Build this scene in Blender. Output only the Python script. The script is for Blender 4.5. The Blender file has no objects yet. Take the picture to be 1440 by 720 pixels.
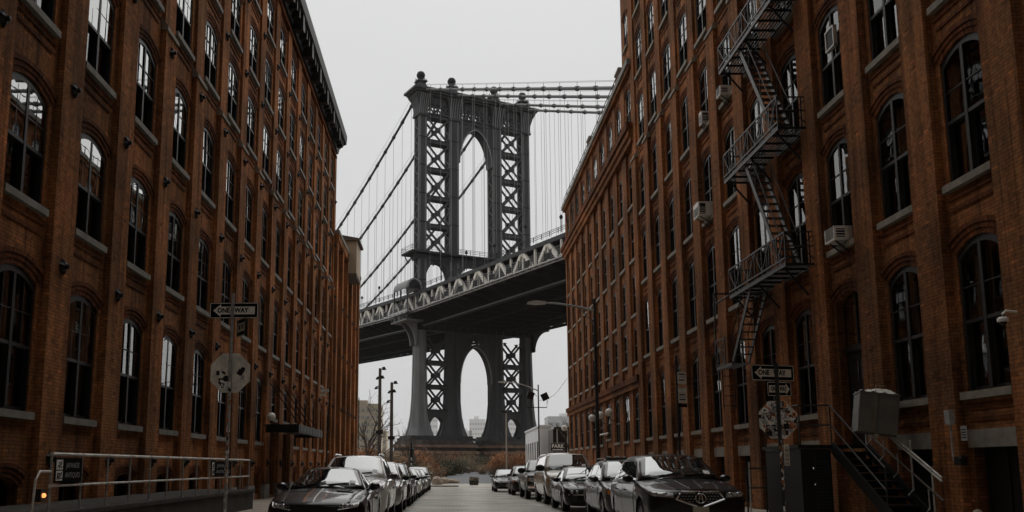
HAZE, SKYV, SUNE, EXPO = 0.00008, 6.7, 1.5, 0.0
import bpy, bmesh, math, random
from mathutils import Vector, Matrix
from mathutils.bvhtree import BVHTree
R = math.radians
random.seed(7)
SC = bpy.context.scene
COL = SC.collection

# ------------------------------------------------------------------ materials
def node(nt, kind, **kw):
    n = nt.nodes.new(kind)
    for k, v in kw.items():
        setattr(n, k, v)
    return n

def mat(name, col, rough=0.6, metal=0.0, var=0.0, scale=4.0, bump=0.0, coat=0.0, ior=1.5, emit=None, streak=False, objvar=0.0, spec=None):
    m = bpy.data.materials.new(name); m.use_nodes = True
    nt = m.node_tree; b = nt.nodes['Principled BSDF']
    b.inputs['Base Color'].default_value = (*col, 1)
    b.inputs['Roughness'].default_value = rough
    b.inputs['Metallic'].default_value = metal
    b.inputs['IOR'].default_value = ior
    b.inputs['Coat Weight'].default_value = coat
    if spec is None and max(col) < 0.06 and metal < 0.3: spec = 0.2
    if spec is not None: b.inputs['Specular IOR Level'].default_value = spec
    b.inputs['Coat Roughness'].default_value = 0.03
    if emit:
        b.inputs['Emission Color'].default_value = (*emit[0], 1)
        b.inputs['Emission Strength'].default_value = emit[1]
    if var or bump or objvar:
        g = node(nt, 'ShaderNodeNewGeometry')
        mp = node(nt, 'ShaderNodeMapping')
        mp.inputs['Scale'].default_value = (scale, scale, scale * (0.15 if streak else 1))
        nt.links.new(g.outputs['Position'], mp.inputs['Vector'])
        nz = node(nt, 'ShaderNodeTexNoise'); nz.inputs['Scale'].default_value = 1.0
        nz.inputs['Detail'].default_value = 6; nz.inputs['Roughness'].default_value = 0.65
        nt.links.new(mp.outputs['Vector'], nz.inputs['Vector'])
        if var or objvar:
            r = node(nt, 'ShaderNodeMapRange')
            r.inputs['From Min'].default_value = 0.3; r.inputs['From Max'].default_value = 0.7
            r.inputs['To Min'].default_value = 1 - var; r.inputs['To Max'].default_value = 1 + var
            nt.links.new(nz.outputs['Fac'], r.inputs['Value'])
            val = r.outputs['Result']
            if objvar:
                oi = node(nt, 'ShaderNodeObjectInfo')
                r2 = node(nt, 'ShaderNodeMapRange')
                r2.inputs['To Min'].default_value = 1 - objvar; r2.inputs['To Max'].default_value = 1 + objvar
                nt.links.new(oi.outputs['Random'], r2.inputs['Value'])
                mu = node(nt, 'ShaderNodeMath', operation='MULTIPLY')
                nt.links.new(val, mu.inputs[0]); nt.links.new(r2.outputs['Result'], mu.inputs[1])
                val = mu.outputs[0]
            mx = node(nt, 'ShaderNodeVectorMath', operation='SCALE')
            mx.inputs[0].default_value = col
            nt.links.new(val, mx.inputs['Scale'])
            nt.links.new(mx.outputs[0], b.inputs['Base Color'])
        if bump:
            bp = node(nt, 'ShaderNodeBump'); bp.inputs['Strength'].default_value = bump; bp.inputs['Distance'].default_value = 0.02
            nt.links.new(nz.outputs['Fac'], bp.inputs['Height'])
            nt.links.new(bp.outputs['Normal'], b.inputs['Normal'])
    return m

def mat_brick(name, c1, c2, mortar, soot=0.55, bw=0.21, bh=0.072, rot=False, stain=1.0):
    m = bpy.data.materials.new(name); m.use_nodes = True
    nt = m.node_tree; L = nt.links.new; b = nt.nodes['Principled BSDF']
    g = node(nt, 'ShaderNodeNewGeometry')
    sp = node(nt, 'ShaderNodeSeparateXYZ'); L(g.outputs['Position'], sp.inputs[0])
    sn = node(nt, 'ShaderNodeSeparateXYZ'); L(g.outputs['True Normal'], sn.inputs[0])
    ab = node(nt, 'ShaderNodeMath', operation='ABSOLUTE'); L(sn.outputs['X'], ab.inputs[0])
    gt = node(nt, 'ShaderNodeMath', operation='GREATER_THAN'); L(ab.outputs[0], gt.inputs[0]); gt.inputs[1].default_value = 0.5
    mx = node(nt, 'ShaderNodeMix', data_type='FLOAT')
    L(gt.outputs[0], mx.inputs['Factor']); L(sp.outputs['X'], mx.inputs[2]); L(sp.outputs['Y'], mx.inputs[3])
    cv = node(nt, 'ShaderNodeCombineXYZ')
    if rot:
        L(sp.outputs['Z'], cv.inputs[0]); L(mx.outputs[0], cv.inputs[1])
    else:
        L(mx.outputs[0], cv.inputs[0]); L(sp.outputs['Z'], cv.inputs[1])
    br = node(nt, 'ShaderNodeTexBrick')
    br.inputs['Scale'].default_value = 1.0
    br.inputs['Brick Width'].default_value = bw; br.inputs['Row Height'].default_value = bh
    br.inputs['Mortar Size'].default_value = 0.007; br.inputs['Mortar Smooth'].default_value = 0.3
    br.inputs['Bias'].default_value = -0.1
    br.inputs['Color1'].default_value = (*c1, 1); br.inputs['Color2'].default_value = (*c2, 1)
    br.inputs['Mortar'].default_value = (*mortar, 1)
    L(cv.outputs[0], br.inputs['Vector'])
    # per-brick odd colours: a second brick pattern on the same grid picks rare pale / dark bricks
    b2 = node(nt, 'ShaderNodeTexBrick')
    for k in ('Scale', 'Brick Width', 'Row Height', 'Mortar Size', 'Mortar Smooth'):
        b2.inputs[k].default_value = br.inputs[k].default_value
    b2.inputs['Bias'].default_value = 0.0
    b2.inputs['Color1'].default_value = (0, 0, 0, 1); b2.inputs['Color2'].default_value = (1, 1, 1, 1)
    b2.inputs['Mortar'].default_value = (0.5, 0.5, 0.5, 1)
    L(cv.outputs[0], b2.inputs['Vector'])
    rp = node(nt, 'ShaderNodeValToRGB')
    e = rp.color_ramp.elements
    e[0].position = 0.0; e[0].color = (0.42, 0.40, 0.42, 1)
    e[1].position = 1.0; e[1].color = (2.3, 2.0, 1.7, 1)
    for p, c in ((0.12, (0.8, 0.78, 0.78, 1)), (0.5, (1, 1, 1, 1)), (0.88, (1.15, 1.1, 1.05, 1)), (0.96, (1.5, 1.4, 1.25, 1))):
        q = e.new(p); q.color = c
    L(b2.outputs['Color'], rp.inputs['Fac'])
    m1 = node(nt, 'ShaderNodeMix', data_type='RGBA', blend_type='MULTIPLY'); m1.inputs['Factor'].default_value = 0.9
    L(br.outputs['Color'], m1.inputs[6]); L(rp.outputs['Color'], m1.inputs[7])
    # grime: large soft blotches and vertical streaks that belong to the wall
    n1 = node(nt, 'ShaderNodeTexNoise'); n1.inputs['Scale'].default_value = 0.35; n1.inputs['Detail'].default_value = 8
    L(g.outputs['Position'], n1.inputs['Vector'])
    mp = node(nt, 'ShaderNodeMapping'); mp.inputs['Scale'].default_value = (3.0, 3.0, 0.22)
    L(g.outputs['Position'], mp.inputs['Vector'])
    n2 = node(nt, 'ShaderNodeTexNoise'); n2.inputs['Scale'].default_value = 1.0; n2.inputs['Detail'].default_value = 5
    L(mp.outputs['Vector'], n2.inputs['Vector'])
    ad = node(nt, 'ShaderNodeMath', operation='ADD'); L(n1.outputs['Fac'], ad.inputs[0]); L(n2.outputs['Fac'], ad.inputs[1])
    mr = node(nt, 'ShaderNodeMapRange'); mr.inputs['From Min'].default_value = 0.75; mr.inputs['From Max'].default_value = 1.25
    mr.inputs['To Min'].default_value = 1.0 - soot * stain; mr.inputs['To Max'].default_value = 1.15
    L(ad.outputs[0], mr.inputs['Value'])
    n3 = node(nt, 'ShaderNodeTexNoise'); n3.inputs['Scale'].default_value = 9.0; n3.inputs['Detail'].default_value = 4
    L(g.outputs['Position'], n3.inputs['Vector'])
    mr3 = node(nt, 'ShaderNodeMapRange'); mr3.inputs['From Min'].default_value = 0.3; mr3.inputs['From Max'].default_value = 0.7
    mr3.inputs['To Min'].default_value = 0.72; mr3.inputs['To Max'].default_value = 1.25
    L(n3.outputs['Fac'], mr3.inputs['Value'])
    mm = node(nt, 'ShaderNodeMath', operation='MULTIPLY'); L(mr.outputs[0], mm.inputs[0]); L(mr3.outputs[0], mm.inputs[1])
    sc = node(nt, 'ShaderNodeVectorMath', operation='SCALE'); L(m1.outputs[2], sc.inputs[0]); L(mm.outputs[0], sc.inputs['Scale'])
    L(sc.outputs[0], b.inputs['Base Color'])
    n5 = node(nt, 'ShaderNodeTexNoise'); n5.inputs['Scale'].default_value = 0.55; n5.inputs['Detail'].default_value = 3
    L(g.outputs['Position'], n5.inputs['Vector'])
    r5 = node(nt, 'ShaderNodeValToRGB'); e5 = r5.color_ramp.elements
    e5[0].position = .40; e5[0].color = (.70, .74, .80, 1); e5[1].position = .62; e5[1].color = (1.08, 1.0, .95, 1)
    L(n5.outputs['Fac'], r5.inputs['Fac'])
    mp6 = node(nt, 'ShaderNodeMapping'); mp6.inputs['Scale'].default_value = (7.0, 7.0, 0.16); L(g.outputs['Position'], mp6.inputs['Vector'])
    n6 = node(nt, 'ShaderNodeTexNoise'); n6.inputs['Detail'].default_value = 3; n6.inputs['Scale'].default_value = 1.0; L(mp6.outputs['Vector'], n6.inputs['Vector'])
    r6 = node(nt, 'ShaderNodeMapRange'); r6.inputs['From Min'].default_value = .30; r6.inputs['From Max'].default_value = .46; r6.inputs['To Min'].default_value = .55; r6.inputs['To Max'].default_value = 1.0
    L(n6.outputs['Fac'], r6.inputs['Value'])
    v5 = node(nt, 'ShaderNodeVectorMath', operation='MULTIPLY'); L(sc.outputs[0], v5.inputs[0]); L(r5.outputs['Color'], v5.inputs[1])
    v6 = node(nt, 'ShaderNodeVectorMath', operation='SCALE'); L(v5.outputs[0], v6.inputs[0]); L(r6.outputs[0], v6.inputs['Scale'])
    L(v6.outputs[0], b.inputs['Base Color'])
    b.inputs['Roughness'].default_value = 0.9
    b.inputs['Specular IOR Level'].default_value = 0.08
    hs = node(nt, 'ShaderNodeMath', operation='SUBTRACT'); hs.inputs[0].default_value = 1.0; L(br.outputs['Fac'], hs.inputs[1])
    hm = node(nt, 'ShaderNodeMath', operation='MULTIPLY_ADD'); L(n3.outputs['Fac'], hm.inputs[0]); hm.inputs[1].default_value = 0.5; L(hs.outputs[0], hm.inputs[2])
    bp = node(nt, 'ShaderNodeBump'); bp.inputs['Strength'].default_value = 0.7; bp.inputs['Distance'].default_value = 0.012
    L(hm.outputs[0], bp.inputs['Height']); L(bp.outputs['Normal'], b.inputs['Normal'])
    return m

def mat_glass(name, tint, base_fac, ior, see=0.5, wav=0.0):
    """window glass: mirror reflection by Fresnel over a see-through tinted pane"""
    m = bpy.data.materials.new(name); m.use_nodes = True
    nt = m.node_tree; L = nt.links.new
    for n in list(nt.nodes): nt.nodes.remove(n)
    out = node(nt, 'ShaderNodeOutputMaterial')
    fr = node(nt, 'ShaderNodeFresnel'); fr.inputs['IOR'].default_value = ior
    ml = node(nt, 'ShaderNodeMath', operation='ADD'); ml.use_clamp = True
    L(fr.outputs[0], ml.inputs[0]); ml.inputs[1].default_value = base_fac
    gl = node(nt, 'ShaderNodeBsdfGlossy'); gl.inputs['Roughness'].default_value = 0.01
    gl.inputs['Color'].default_value = (0.95, 0.97, 0.97, 1)
    if wav:
        g = node(nt, 'ShaderNodeNewGeometry')
        nz = node(nt, 'ShaderNodeTexNoise'); nz.inputs['Scale'].default_value = 1.1
        L(g.outputs['Position'], nz.inputs['Vector'])
        bp = node(nt, 'ShaderNodeBump'); bp.inputs['Strength'].default_value = wav; bp.inputs['Distance'].default_value = 0.02
        L(nz.outputs['Fac'], bp.inputs['Height']); L(bp.outputs['Normal'], gl.inputs['Normal'])
    if see > 0:
        tr = node(nt, 'ShaderNodeBsdfTransparent'); tr.inputs['Color'].default_value = (*[c * see for c in tint], 1)
    else:
        tr = node(nt, 'ShaderNodeBsdfDiffuse'); tr.inputs['Color'].default_value = (*tint, 1)
    mx = node(nt, 'ShaderNodeMixShader'); L(ml.outputs[0], mx.inputs[0]); L(tr.outputs[0], mx.inputs[1]); L(gl.outputs[0], mx.inputs[2])
    L(mx.outputs[0], out.inputs['Surface'])
    return m

M = {}
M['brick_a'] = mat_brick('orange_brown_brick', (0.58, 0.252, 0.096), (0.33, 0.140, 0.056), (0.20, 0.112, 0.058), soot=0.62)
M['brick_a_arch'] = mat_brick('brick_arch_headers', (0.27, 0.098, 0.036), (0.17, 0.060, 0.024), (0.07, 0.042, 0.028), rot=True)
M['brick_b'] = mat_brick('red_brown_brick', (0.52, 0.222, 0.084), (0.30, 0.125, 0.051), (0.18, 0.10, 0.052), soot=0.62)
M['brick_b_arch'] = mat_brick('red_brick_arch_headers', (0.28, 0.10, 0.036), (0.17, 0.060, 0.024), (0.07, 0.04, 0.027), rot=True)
M['brick_c'] = mat_brick('dull_brown_brick', (0.46, 0.20, 0.08), (0.30, 0.125, 0.052), (0.1, 0.065, 0.045))
M['stone'] = mat('sill_stone', (0.24, 0.21, 0.165), 0.8, var=0.35, scale=3, bump=0.2)
M['stone_dark'] = mat('weathered_bluestone', (0.21, 0.20, 0.175), 0.8, var=0.35, scale=3, bump=0.2)
M['lintel'] = mat('limestone_lintel', (0.26, 0.235, 0.2), 0.85, var=0.25, scale=4)
M['frame'] = mat('dark_window_paint', (0.018, 0.018, 0.018), 0.45, var=0.3, scale=5)
M['frame_grey'] = mat('grey_window_paint', (0.028, 0.028, 0.027), 0.5, var=0.3, scale=5)  # slightly greyer frame paint for the right-hand windows
M['pane'] = mat_glass('window_glass', (0.8, 0.85, 0.85), 0.0, 1.8, see=0.4, wav=0.10)
M['pane_up'] = mat_glass('upper_sash_glass', (0.8, 0.85, 0.85), 0.06, 3.0, see=0.4, wav=0.06)
M['pane_b'] = mat_glass('right_sash_glass', (0.8, 0.85, 0.85), 0.0, 1.38, see=0.7, wav=0.08)
M['interior'] = mat('room_shade', (0.012, 0.012, 0.012), 0.9)
M['curtain'] = mat('pale_curtain', (0.5, 0.48, 0.42), 0.9, var=0.25, scale=14)
M['iron'] = mat('black_iron', (0.012, 0.012, 0.012), 0.5, var=0.4, scale=8)
M['iron_grey'] = mat('worn_grey_iron', (0.042, 0.039, 0.035), 0.5, 0.4, var=0.4, scale=6)
M['galv'] = mat('galvanised_steel', (0.58, 0.56, 0.51), 0.45, 0.25, var=0.3, scale=6)
M['galv_dull'] = mat('dull_galvanised_steel', (0.36, 0.36, 0.35), 0.55, 0.2, var=0.35, scale=9)
M['cornice'] = mat('black_sheet_metal_cornice', (0.012, 0.012, 0.012), 0.55, var=0.4, scale=2)
M['tan'] = mat('tan_sheet_metal', (0.40, 0.31, 0.215), 0.7, var=0.12, scale=1.5, streak=True)
M['tan_dark'] = mat('brown_trim_metal', (0.09, 0.07, 0.055), 0.7)
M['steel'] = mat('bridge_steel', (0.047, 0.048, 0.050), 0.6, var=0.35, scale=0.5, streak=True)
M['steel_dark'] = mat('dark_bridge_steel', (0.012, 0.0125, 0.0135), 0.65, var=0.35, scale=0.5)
M['steel_pale'] = mat('pale_bridge_steel', (0.17, 0.174, 0.178), 0.6, var=0.35, scale=0.6, streak=True)
M['steel_edge'] = mat('pale_flange_steel', (0.095, 0.096, 0.097), 0.6, var=0.35, scale=0.6, streak=True)  # column flanges and lacing set paler than the plates
M['deck_pale'] = mat('pale_deck_paint', (0.40, 0.40, 0.40), 0.6, var=0.3, scale=0.6)
M['steel_white'] = mat('cream_truss_paint', (0.80, 0.76, 0.67), 0.6, var=0.2, scale=0.8)
M['cable'] = mat('cable_wrap', (0.06, 0.062, 0.066), 0.6)
M['cable_pale'] = mat('pale_cable_wrap', (0.13, 0.13, 0.13), 0.6)  # land-side cable run set paler than the river side
M['suspender'] = mat('suspender_rope', (0.22, 0.222, 0.225), 0.6)
M['pier'] = mat('brown_granite', (0.17, 0.105, 0.068), 0.85, var=0.5, scale=0.7, bump=0.4)
M['pier_dark'] = mat('dark_granite', (0.05, 0.042, 0.038), 0.85, var=0.5, scale=0.7, bump=0.4)  # darker granite for some courses and the wings
M['white_wall'] = mat('white_render', (0.72, 0.72, 0.71), 0.8, var=0.06, scale=1)
M['dark_glass'] = mat('dark_glass', (0.02, 0.02, 0.022), 0.08, ior=1.45, spec=0.4)
M['asphalt'] = mat('asphalt', (0.075, 0.075, 0.078), 0.8, var=0.25, scale=2.5, bump=0.2)
M['pathgrey'] = mat('grey_path', (0.13, 0.135, 0.14), 0.85, var=0.2, scale=0.6, bump=0.2)
M['concrete'] = mat('concrete', (0.36, 0.31, 0.25), 0.85, var=0.25, scale=1.6, bump=0.25)
M['concrete_dark'] = mat('dark_concrete', (0.055, 0.05, 0.044), 0.85, var=0.35, scale=1.8, bump=0.25)
M['earth'] = mat('bare_earth', (0.12, 0.085, 0.055), 0.95, var=0.4, scale=0.5, bump=0.5)
M['bark'] = mat('grey_bark', (0.07, 0.055, 0.045), 0.9, var=0.4, scale=6)
M['twig'] = mat('brown_twigs', (0.12, 0.078, 0.05), 0.9, objvar=0.3, var=0.3, scale=2)
M['leaf_rust'] = mat('rust_leaves', (0.30, 0.125, 0.05), 0.8, var=0.45, scale=1.6, objvar=0.3)
M['leaf_tan'] = mat('tan_dry_leaves', (0.22, 0.155, 0.085), 0.8, var=0.4, scale=1.6, objvar=0.3)
M['leaf_green'] = mat('dull_evergreen_leaves', (0.055, 0.06, 0.032), 0.75, var=0.45, scale=1.6, objvar=0.3)
M['boulder'] = mat('pale_boulder', (0.30, 0.25, 0.19), 0.9, var=0.35, scale=2, bump=0.6)
M['sign_black'] = mat('black_sign_face', (0.008, 0.008, 0.008), 0.9, spec=0.03)
M['sign_white'] = mat('white_sign_face', (0.82, 0.80, 0.73), 0.5, var=0.15, scale=9)
M['sign_cream'] = mat('grimy_white_sign_face', (0.66, 0.62, 0.53), 0.5, var=0.3, scale=9)
M['alu'] = mat('bare_aluminium_back', (0.70, 0.68, 0.60), 0.5, 0.0, var=0.3, scale=7)
for nm, c in dict(st_white=(0.82, 0.82, 0.80), st_orange=(0.62, 0.22, 0.06), st_black=(0.015, 0.015, 0.015), st_grey=(0.36, 0.36, 0.35), st_rust=(0.2, 0.09, 0.05)).items():
    M[nm] = mat('sticker_' + nm[3:], c, 0.6)
M['globe'] = mat('opal_glass_globe', (0.72, 0.70, 0.64), 0.25)
M['ac'] = mat('white_enamel', (0.78, 0.76, 0.69), 0.5, var=0.2, scale=5)
M['ac_dark'] = mat('grille_black', (0.02, 0.02, 0.02), 0.6)
M['greybox'] = mat('grey_painted_metal', (0.036, 0.038, 0.036), 0.5, var=0.25, scale=3)
M['cabinet'] = mat('tan_grey_cabinet_paint', (0.125, 0.122, 0.105), 0.5, var=0.25, scale=3)
M['cloth'] = mat('white_plastic_sheet', (0.66, 0.63, 0.56), 0.5, var=0.15, scale=6)
M['tyre'] = mat('tyre_rubber', (0.010, 0.010, 0.010), 0.8)
M['rim'] = mat('alloy_rim', (0.30, 0.30, 0.31), 0.3, 0.8)
M['rim_black'] = mat('black_rim', (0.02, 0.02, 0.02), 0.3, 0.2)
M['chrome'] = mat('chrome', (0.75, 0.75, 0.76), 0.12, 1.0)
M['autoglass'] = mat_glass('car_glass', (0.010, 0.010, 0.011), 0.16, 1.75, see=0)
M['sideglass'] = mat_glass('car_side_glass', (0.01, 0.01, 0.011), 0.06, 1.7, see=0)
M['lens'] = mat_glass('headlamp_lens', (0.26, 0.26, 0.26), 0.10, 1.6, see=0)
M['led'] = mat('headlamp_reflector', (0.5, 0.5, 0.5), 0.25, 0.9)
M['amber'] = mat('amber_lens', (0.50, 0.16, 0.03), 0.2)
M['plastic'] = mat('black_plastic', (0.012, 0.012, 0.012), 0.55)
M['plate'] = mat('number_plate', (0.42, 0.38, 0.28), 0.5)
def paint(name, c, metal=0.0, rough=0.35):
    return mat(name, c, rough, metal, coat=0.55 if max(c) < 0.1 else 1.0, ior=1.5)
M['p_black'] = paint('black_car_paint', (0.006, 0.006, 0.007))
M['p_black2'] = paint('dark_grey_car_paint', (0.020, 0.020, 0.020), 0.3)
M['p_white'] = paint('white_car_paint', (0.80, 0.79, 0.75))
M['p_beige'] = paint('beige_grey_car_paint', (0.36, 0.33, 0.27), 0.2)
M['p_silver'] = paint('silver_car_paint', (0.42, 0.42, 0.42), 0.6, 0.3)
M['p_charcoal'] = paint('charcoal_car_paint', (0.035, 0.035, 0.037), 0.4)
M['stripe_grey'] = paint('grey_stripe_paint', (0.13, 0.13, 0.135))
M['stripe_orange'] = paint('orange_stripe_paint', (0.5, 0.17, 0.03))
M['skin'] = mat('skin', (0.45, 0.27, 0.19), 0.6)
M['coat_black'] = mat('black_cloth', (0.012, 0.012, 0.013), 0.9)
M['coat_grey'] = mat('grey_cloth', (0.13, 0.13, 0.14), 0.9)
M['far_pale'] = mat('hazed_pale_block', (0.78, 0.78, 0.77), 0.9)  # pale concrete, lifted further to hold distance haze in the colour
M['far_win'] = mat('hazed_block_windows', (0.45, 0.45, 0.455), 0.5)  # windows paled so the colour carries the distance haze
M['far_tan'] = mat('hazed_tan_block', (0.74, 0.64, 0.49), 0.9)  # tan brightened, haze of distance put into the colour
M['banner'] = mat('grey_banner', (0.06, 0.06, 0.065), 0.8)
M['banner_tan'] = mat('olive_banner', (0.16, 0.14, 0.10), 0.8)
M['water'] = mat('river_water', (0.03, 0.035, 0.035), 0.15, bump=0.1, scale=0.4)

def mat_cobble():
    m = bpy.data.materials.new('granite_setts'); m.use_nodes = True
    nt = m.node_tree; L = nt.links.new; b = nt.nodes['Principled BSDF']
    g = node(nt, 'ShaderNodeNewGeometry')
    br = node(nt, 'ShaderNodeTexBrick'); br.inputs['Scale'].default_value = 1.0
    br.inputs['Brick Width'].default_value = 0.27; br.inputs['Row Height'].default_value = 0.14
    br.inputs['Mortar Size'].default_value = 0.014; br.inputs['Mortar Smooth'].default_value = 0.6
    br.inputs['Color1'].default_value = (0.58, 0.545, 0.465, 1); br.inputs['Color2'].default_value = (0.45, 0.42, 0.355, 1)
    br.inputs['Mortar'].default_value = (0.20, 0.185, 0.155, 1)
    nd = node(nt, 'ShaderNodeTexNoise'); nd.inputs['Scale'].default_value = 1.7; nd.inputs['Detail'].default_value = 3; L(g.outputs['Position'], nd.inputs['Vector'])
    nv = node(nt, 'ShaderNodeVectorMath', operation='MULTIPLY_ADD'); nv.inputs[1].default_value = (.14, .10, 0); L(nd.outputs['Color'], nv.inputs[0]); L(g.outputs['Position'], nv.inputs[2])
    L(nv.outputs[0], br.inputs['Vector']); br.offset_frequency = 2; br.squash = .8; br.squash_frequency = 3
    n = node(nt, 'ShaderNodeTexNoise'); n.inputs['Scale'].default_value = 0.45; n.inputs['Detail'].default_value = 7
    L(g.outputs['Position'], n.inputs['Vector'])
    mr = node(nt, 'ShaderNodeMapRange'); mr.inputs['From Min'].default_value = 0.3; mr.inputs['From Max'].default_value = 0.7
    mr.inputs['To Min'].default_value = 0.55; mr.inputs['To Max'].default_value = 1.35; L(n.outputs['Fac'], mr.inputs['Value'])
    sc = node(nt, 'ShaderNodeVectorMath', operation='SCALE'); L(br.outputs['Color'], sc.inputs[0]); L(mr.outputs[0], sc.inputs['Scale'])
    L(sc.outputs[0], b.inputs['Base Color'])
    b.inputs['Roughness'].default_value = 0.36
    inv = node(nt, 'ShaderNodeMath', operation='SUBTRACT'); inv.inputs[0].default_value = 1; L(br.outputs['Fac'], inv.inputs[1])
    bp = node(nt, 'ShaderNodeBump'); bp.inputs['Strength'].default_value = 0.8; bp.inputs['Distance'].default_value = 0.025
    L(inv.outputs[0], bp.inputs['Height']); L(bp.outputs['Normal'], b.inputs['Normal'])
    return m
M['cobble'] = mat_cobble()

# ------------------------------------------------------------------ mesh builder
class MB:
    def __init__(s):
        s.v = []; s.f = []; s.m = []; s.mats = []
    def mi(s, m):
        if m not in s.mats: s.mats.append(m)
        return s.mats.index(m)
    def add(s, verts, faces, m):
        o = len(s.v); k = s.mi(m)
        s.v.extend([tuple(p) for p in verts])
        for f in faces:
            s.f.append([i + o for i in f]); s.m.append(k)
    def quad(s, a, b, c, d, m): s.add([a, b, c, d], [(0, 1, 2, 3)], m)
    def poly(s, pts, m): s.add(pts, [tuple(range(len(pts)))], m)
    def box(s, x0, x1, y0, y1, z0, z1, m, T=None):
        P = [(x0, y0, z0), (x1, y0, z0), (x1, y1, z0), (x0, y1, z0), (x0, y0, z1), (x1, y0, z1), (x1, y1, z1), (x0, y1, z1)]
        if T: P = [tuple(T @ Vector(p)) for p in P]
        s.add(P, [(0, 3, 2, 1), (4, 5, 6, 7), (0, 1, 5, 4), (1, 2, 6, 5), (2, 3, 7, 6), (3, 0, 4, 7)], m)
    def bar(s, a, b, w, h, m, up=(0, 0, 1)):
        """box beam from a to b, section w (sideways) x h (along up)"""
        a = Vector(a); b = Vector(b); d = (b - a)
        if d.length < 1e-6: return
        d.normalize(); u = Vector(up)
        if abs(d.dot(u)) > 0.98: u = Vector((1, 0, 0)) if abs(d.x) < 0.9 else Vector((0, 1, 0))
        sd = d.cross(u).normalized(); u = sd.cross(d).normalized()
        P = []
        for c in (a, b):
            for i, j in ((-1, -1), (1, -1), (1, 1), (-1, 1)):
                P.append(tuple(c + sd * (i * w / 2) + u * (j * h / 2)))
        s.add(P, [(0, 1, 2, 3), (7, 6, 5, 4), (0, 4, 5, 1), (1, 5, 6, 2), (2, 6, 7, 3), (3, 7, 4, 0)], m)
    def tube(s, pts, r, m, n=8, r2=None, cap=True):
        pts = [Vector(p) for p in pts]; N = len(pts); P = []
        for i, p in enumerate(pts):
            d = (pts[min(i + 1, N - 1)] - pts[max(i - 1, 0)])
            if d.length < 1e-9: d = Vector((0, 0, 1))
            d.normalize()
            u = Vector((0, 0, 1)) if abs(d.z) < 0.95 else Vector((1, 0, 0))
            a = d.cross(u).normalized(); b = d.cross(a).normalized()
            rr = r if r2 is None else r + (r2 - r) * i / max(1, N - 1)
            for k in range(n):
                t = 2 * math.pi * k / n
                P.append(tuple(p + a * (rr * math.cos(t)) + b * (rr * math.sin(t))))
        F = []
        for i in range(N - 1):
            for k in range(n):
                F.append((i * n + k, i * n + (k + 1) % n, (i + 1) * n + (k + 1) % n, (i + 1) * n + k))
        if cap:
            F.append(tuple(range(n))[::-1]); F.append(tuple((N - 1) * n + k for k in range(n)))
        s.add(P, F, m)
    def lathe(s, prof, m, n=16, c=(0, 0, 0), axis='z'):
        P = []; F = []
        for (r, z) in prof:
            for k in range(n):
                t = 2 * math.pi * k / n; x, y = r * math.cos(t), r * math.sin(t)
                q = (x, y, z) if axis == 'z' else ((z, x, y) if axis == 'x' else (x, z, y))
                P.append((q[0] + c[0], q[1] + c[1], q[2] + c[2]))
        for i in range(len(prof) - 1):
            for k in range(n):
                F.append((i * n + k, i * n + (k + 1) % n, (i + 1) * n + (k + 1) % n, (i + 1) * n + k))
        s.add(P, F, m)
    def ball(s, c, r, m, n=14, sz=1.0):
        k = max(6, n // 2)
        s.lathe([(max(1e-4, r * math.sin(math.pi * i / k)), -r * sz * math.cos(math.pi * i / k)) for i in range(k + 1)], m, n, c)
    def prism(s, poly, ax, lo, hi, m):
        """extrude a 2D polygon along an axis: ax 'x' -> poly is (y,z); 'y' -> (x,z); 'z' -> (x,y)"""
        def P(p, t): return {'x': (t, p[0], p[1]), 'y': (p[0], t, p[1]), 'z': (p[0], p[1], t)}[ax]
        n = len(poly)
        s.add([P(p, lo) for p in poly] + [P(p, hi) for p in poly],
              [tuple(range(n))[::-1], tuple(range(n, 2 * n))] + [(i, (i + 1) % n, n + (i + 1) % n, n + i) for i in range(n)], m)
    def grid(s, fn, n, k, m):
        P = [tuple(fn(i / n, j / k)) for i in range(n + 1) for j in range(k + 1)]
        s.add(P, [(i * (k + 1) + j, (i + 1) * (k + 1) + j, (i + 1) * (k + 1) + j + 1, i * (k + 1) + j + 1) for i in range(n) for j in range(k)], m)
    def mesh(s, name, smooth=None, recalc=True):
        me = bpy.data.meshes.new(name)
        me.from_pydata(s.v, [], s.f)
        for m in s.mats: me.materials.append(m)
        me.polygons.foreach_set('material_index', s.m)
        if recalc:
            bm = bmesh.new(); bm.from_mesh(me); bmesh.ops.recalc_face_normals(bm, faces=bm.faces); bm.to_mesh(me); bm.free()
        if smooth is not None:
            me.polygons.foreach_set('use_smooth', [True] * len(me.polygons))
            me.set_sharp_from_angle(angle=R(smooth))
        me.update()
        return me
    def build(s, name, parent=None, loc=None, smooth=None, world=False, rot=None, recalc=True):
        """world=True: the vertices are world coordinates (parent unrotated); they are shifted to the parent's origin"""
        if world and parent is not None:
            o = wloc(parent); s.v = [(p[0] - o.x, p[1] - o.y, p[2] - o.z) for p in s.v]
        elif loc is not None and world:
            s.v = [(p[0] - loc[0], p[1] - loc[1], p[2] - loc[2]) for p in s.v]
        o = link(name, s.mesh(name, smooth, recalc), parent)
        if loc is not None: o.location = loc
        if rot is not None: o.rotation_euler = rot
        return o

def wloc(o):
    p = Vector(o.location)
    while o.parent:
        o = o.parent; p = p + Vector(o.location)
    return p

def link(name, data, parent=None):
    o = bpy.data.objects.new(name, data); COL.objects.link(o)
    if parent is not None: o.parent = parent
    return o

def thing(name, label, cat, loc=(0, 0, 0), rotz=0.0, group=None):
    o = link(name, None); o.location = loc; o.rotation_euler = (0, 0, rotz)
    o.empty_display_size = 0.3
    o['label'] = label; o['category'] = cat
    if group: o['group'] = group
    return o

def tag(o, label, cat, group=None):
    o['label'] = label; o['category'] = cat
    if group: o['group'] = group
    return o

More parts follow.
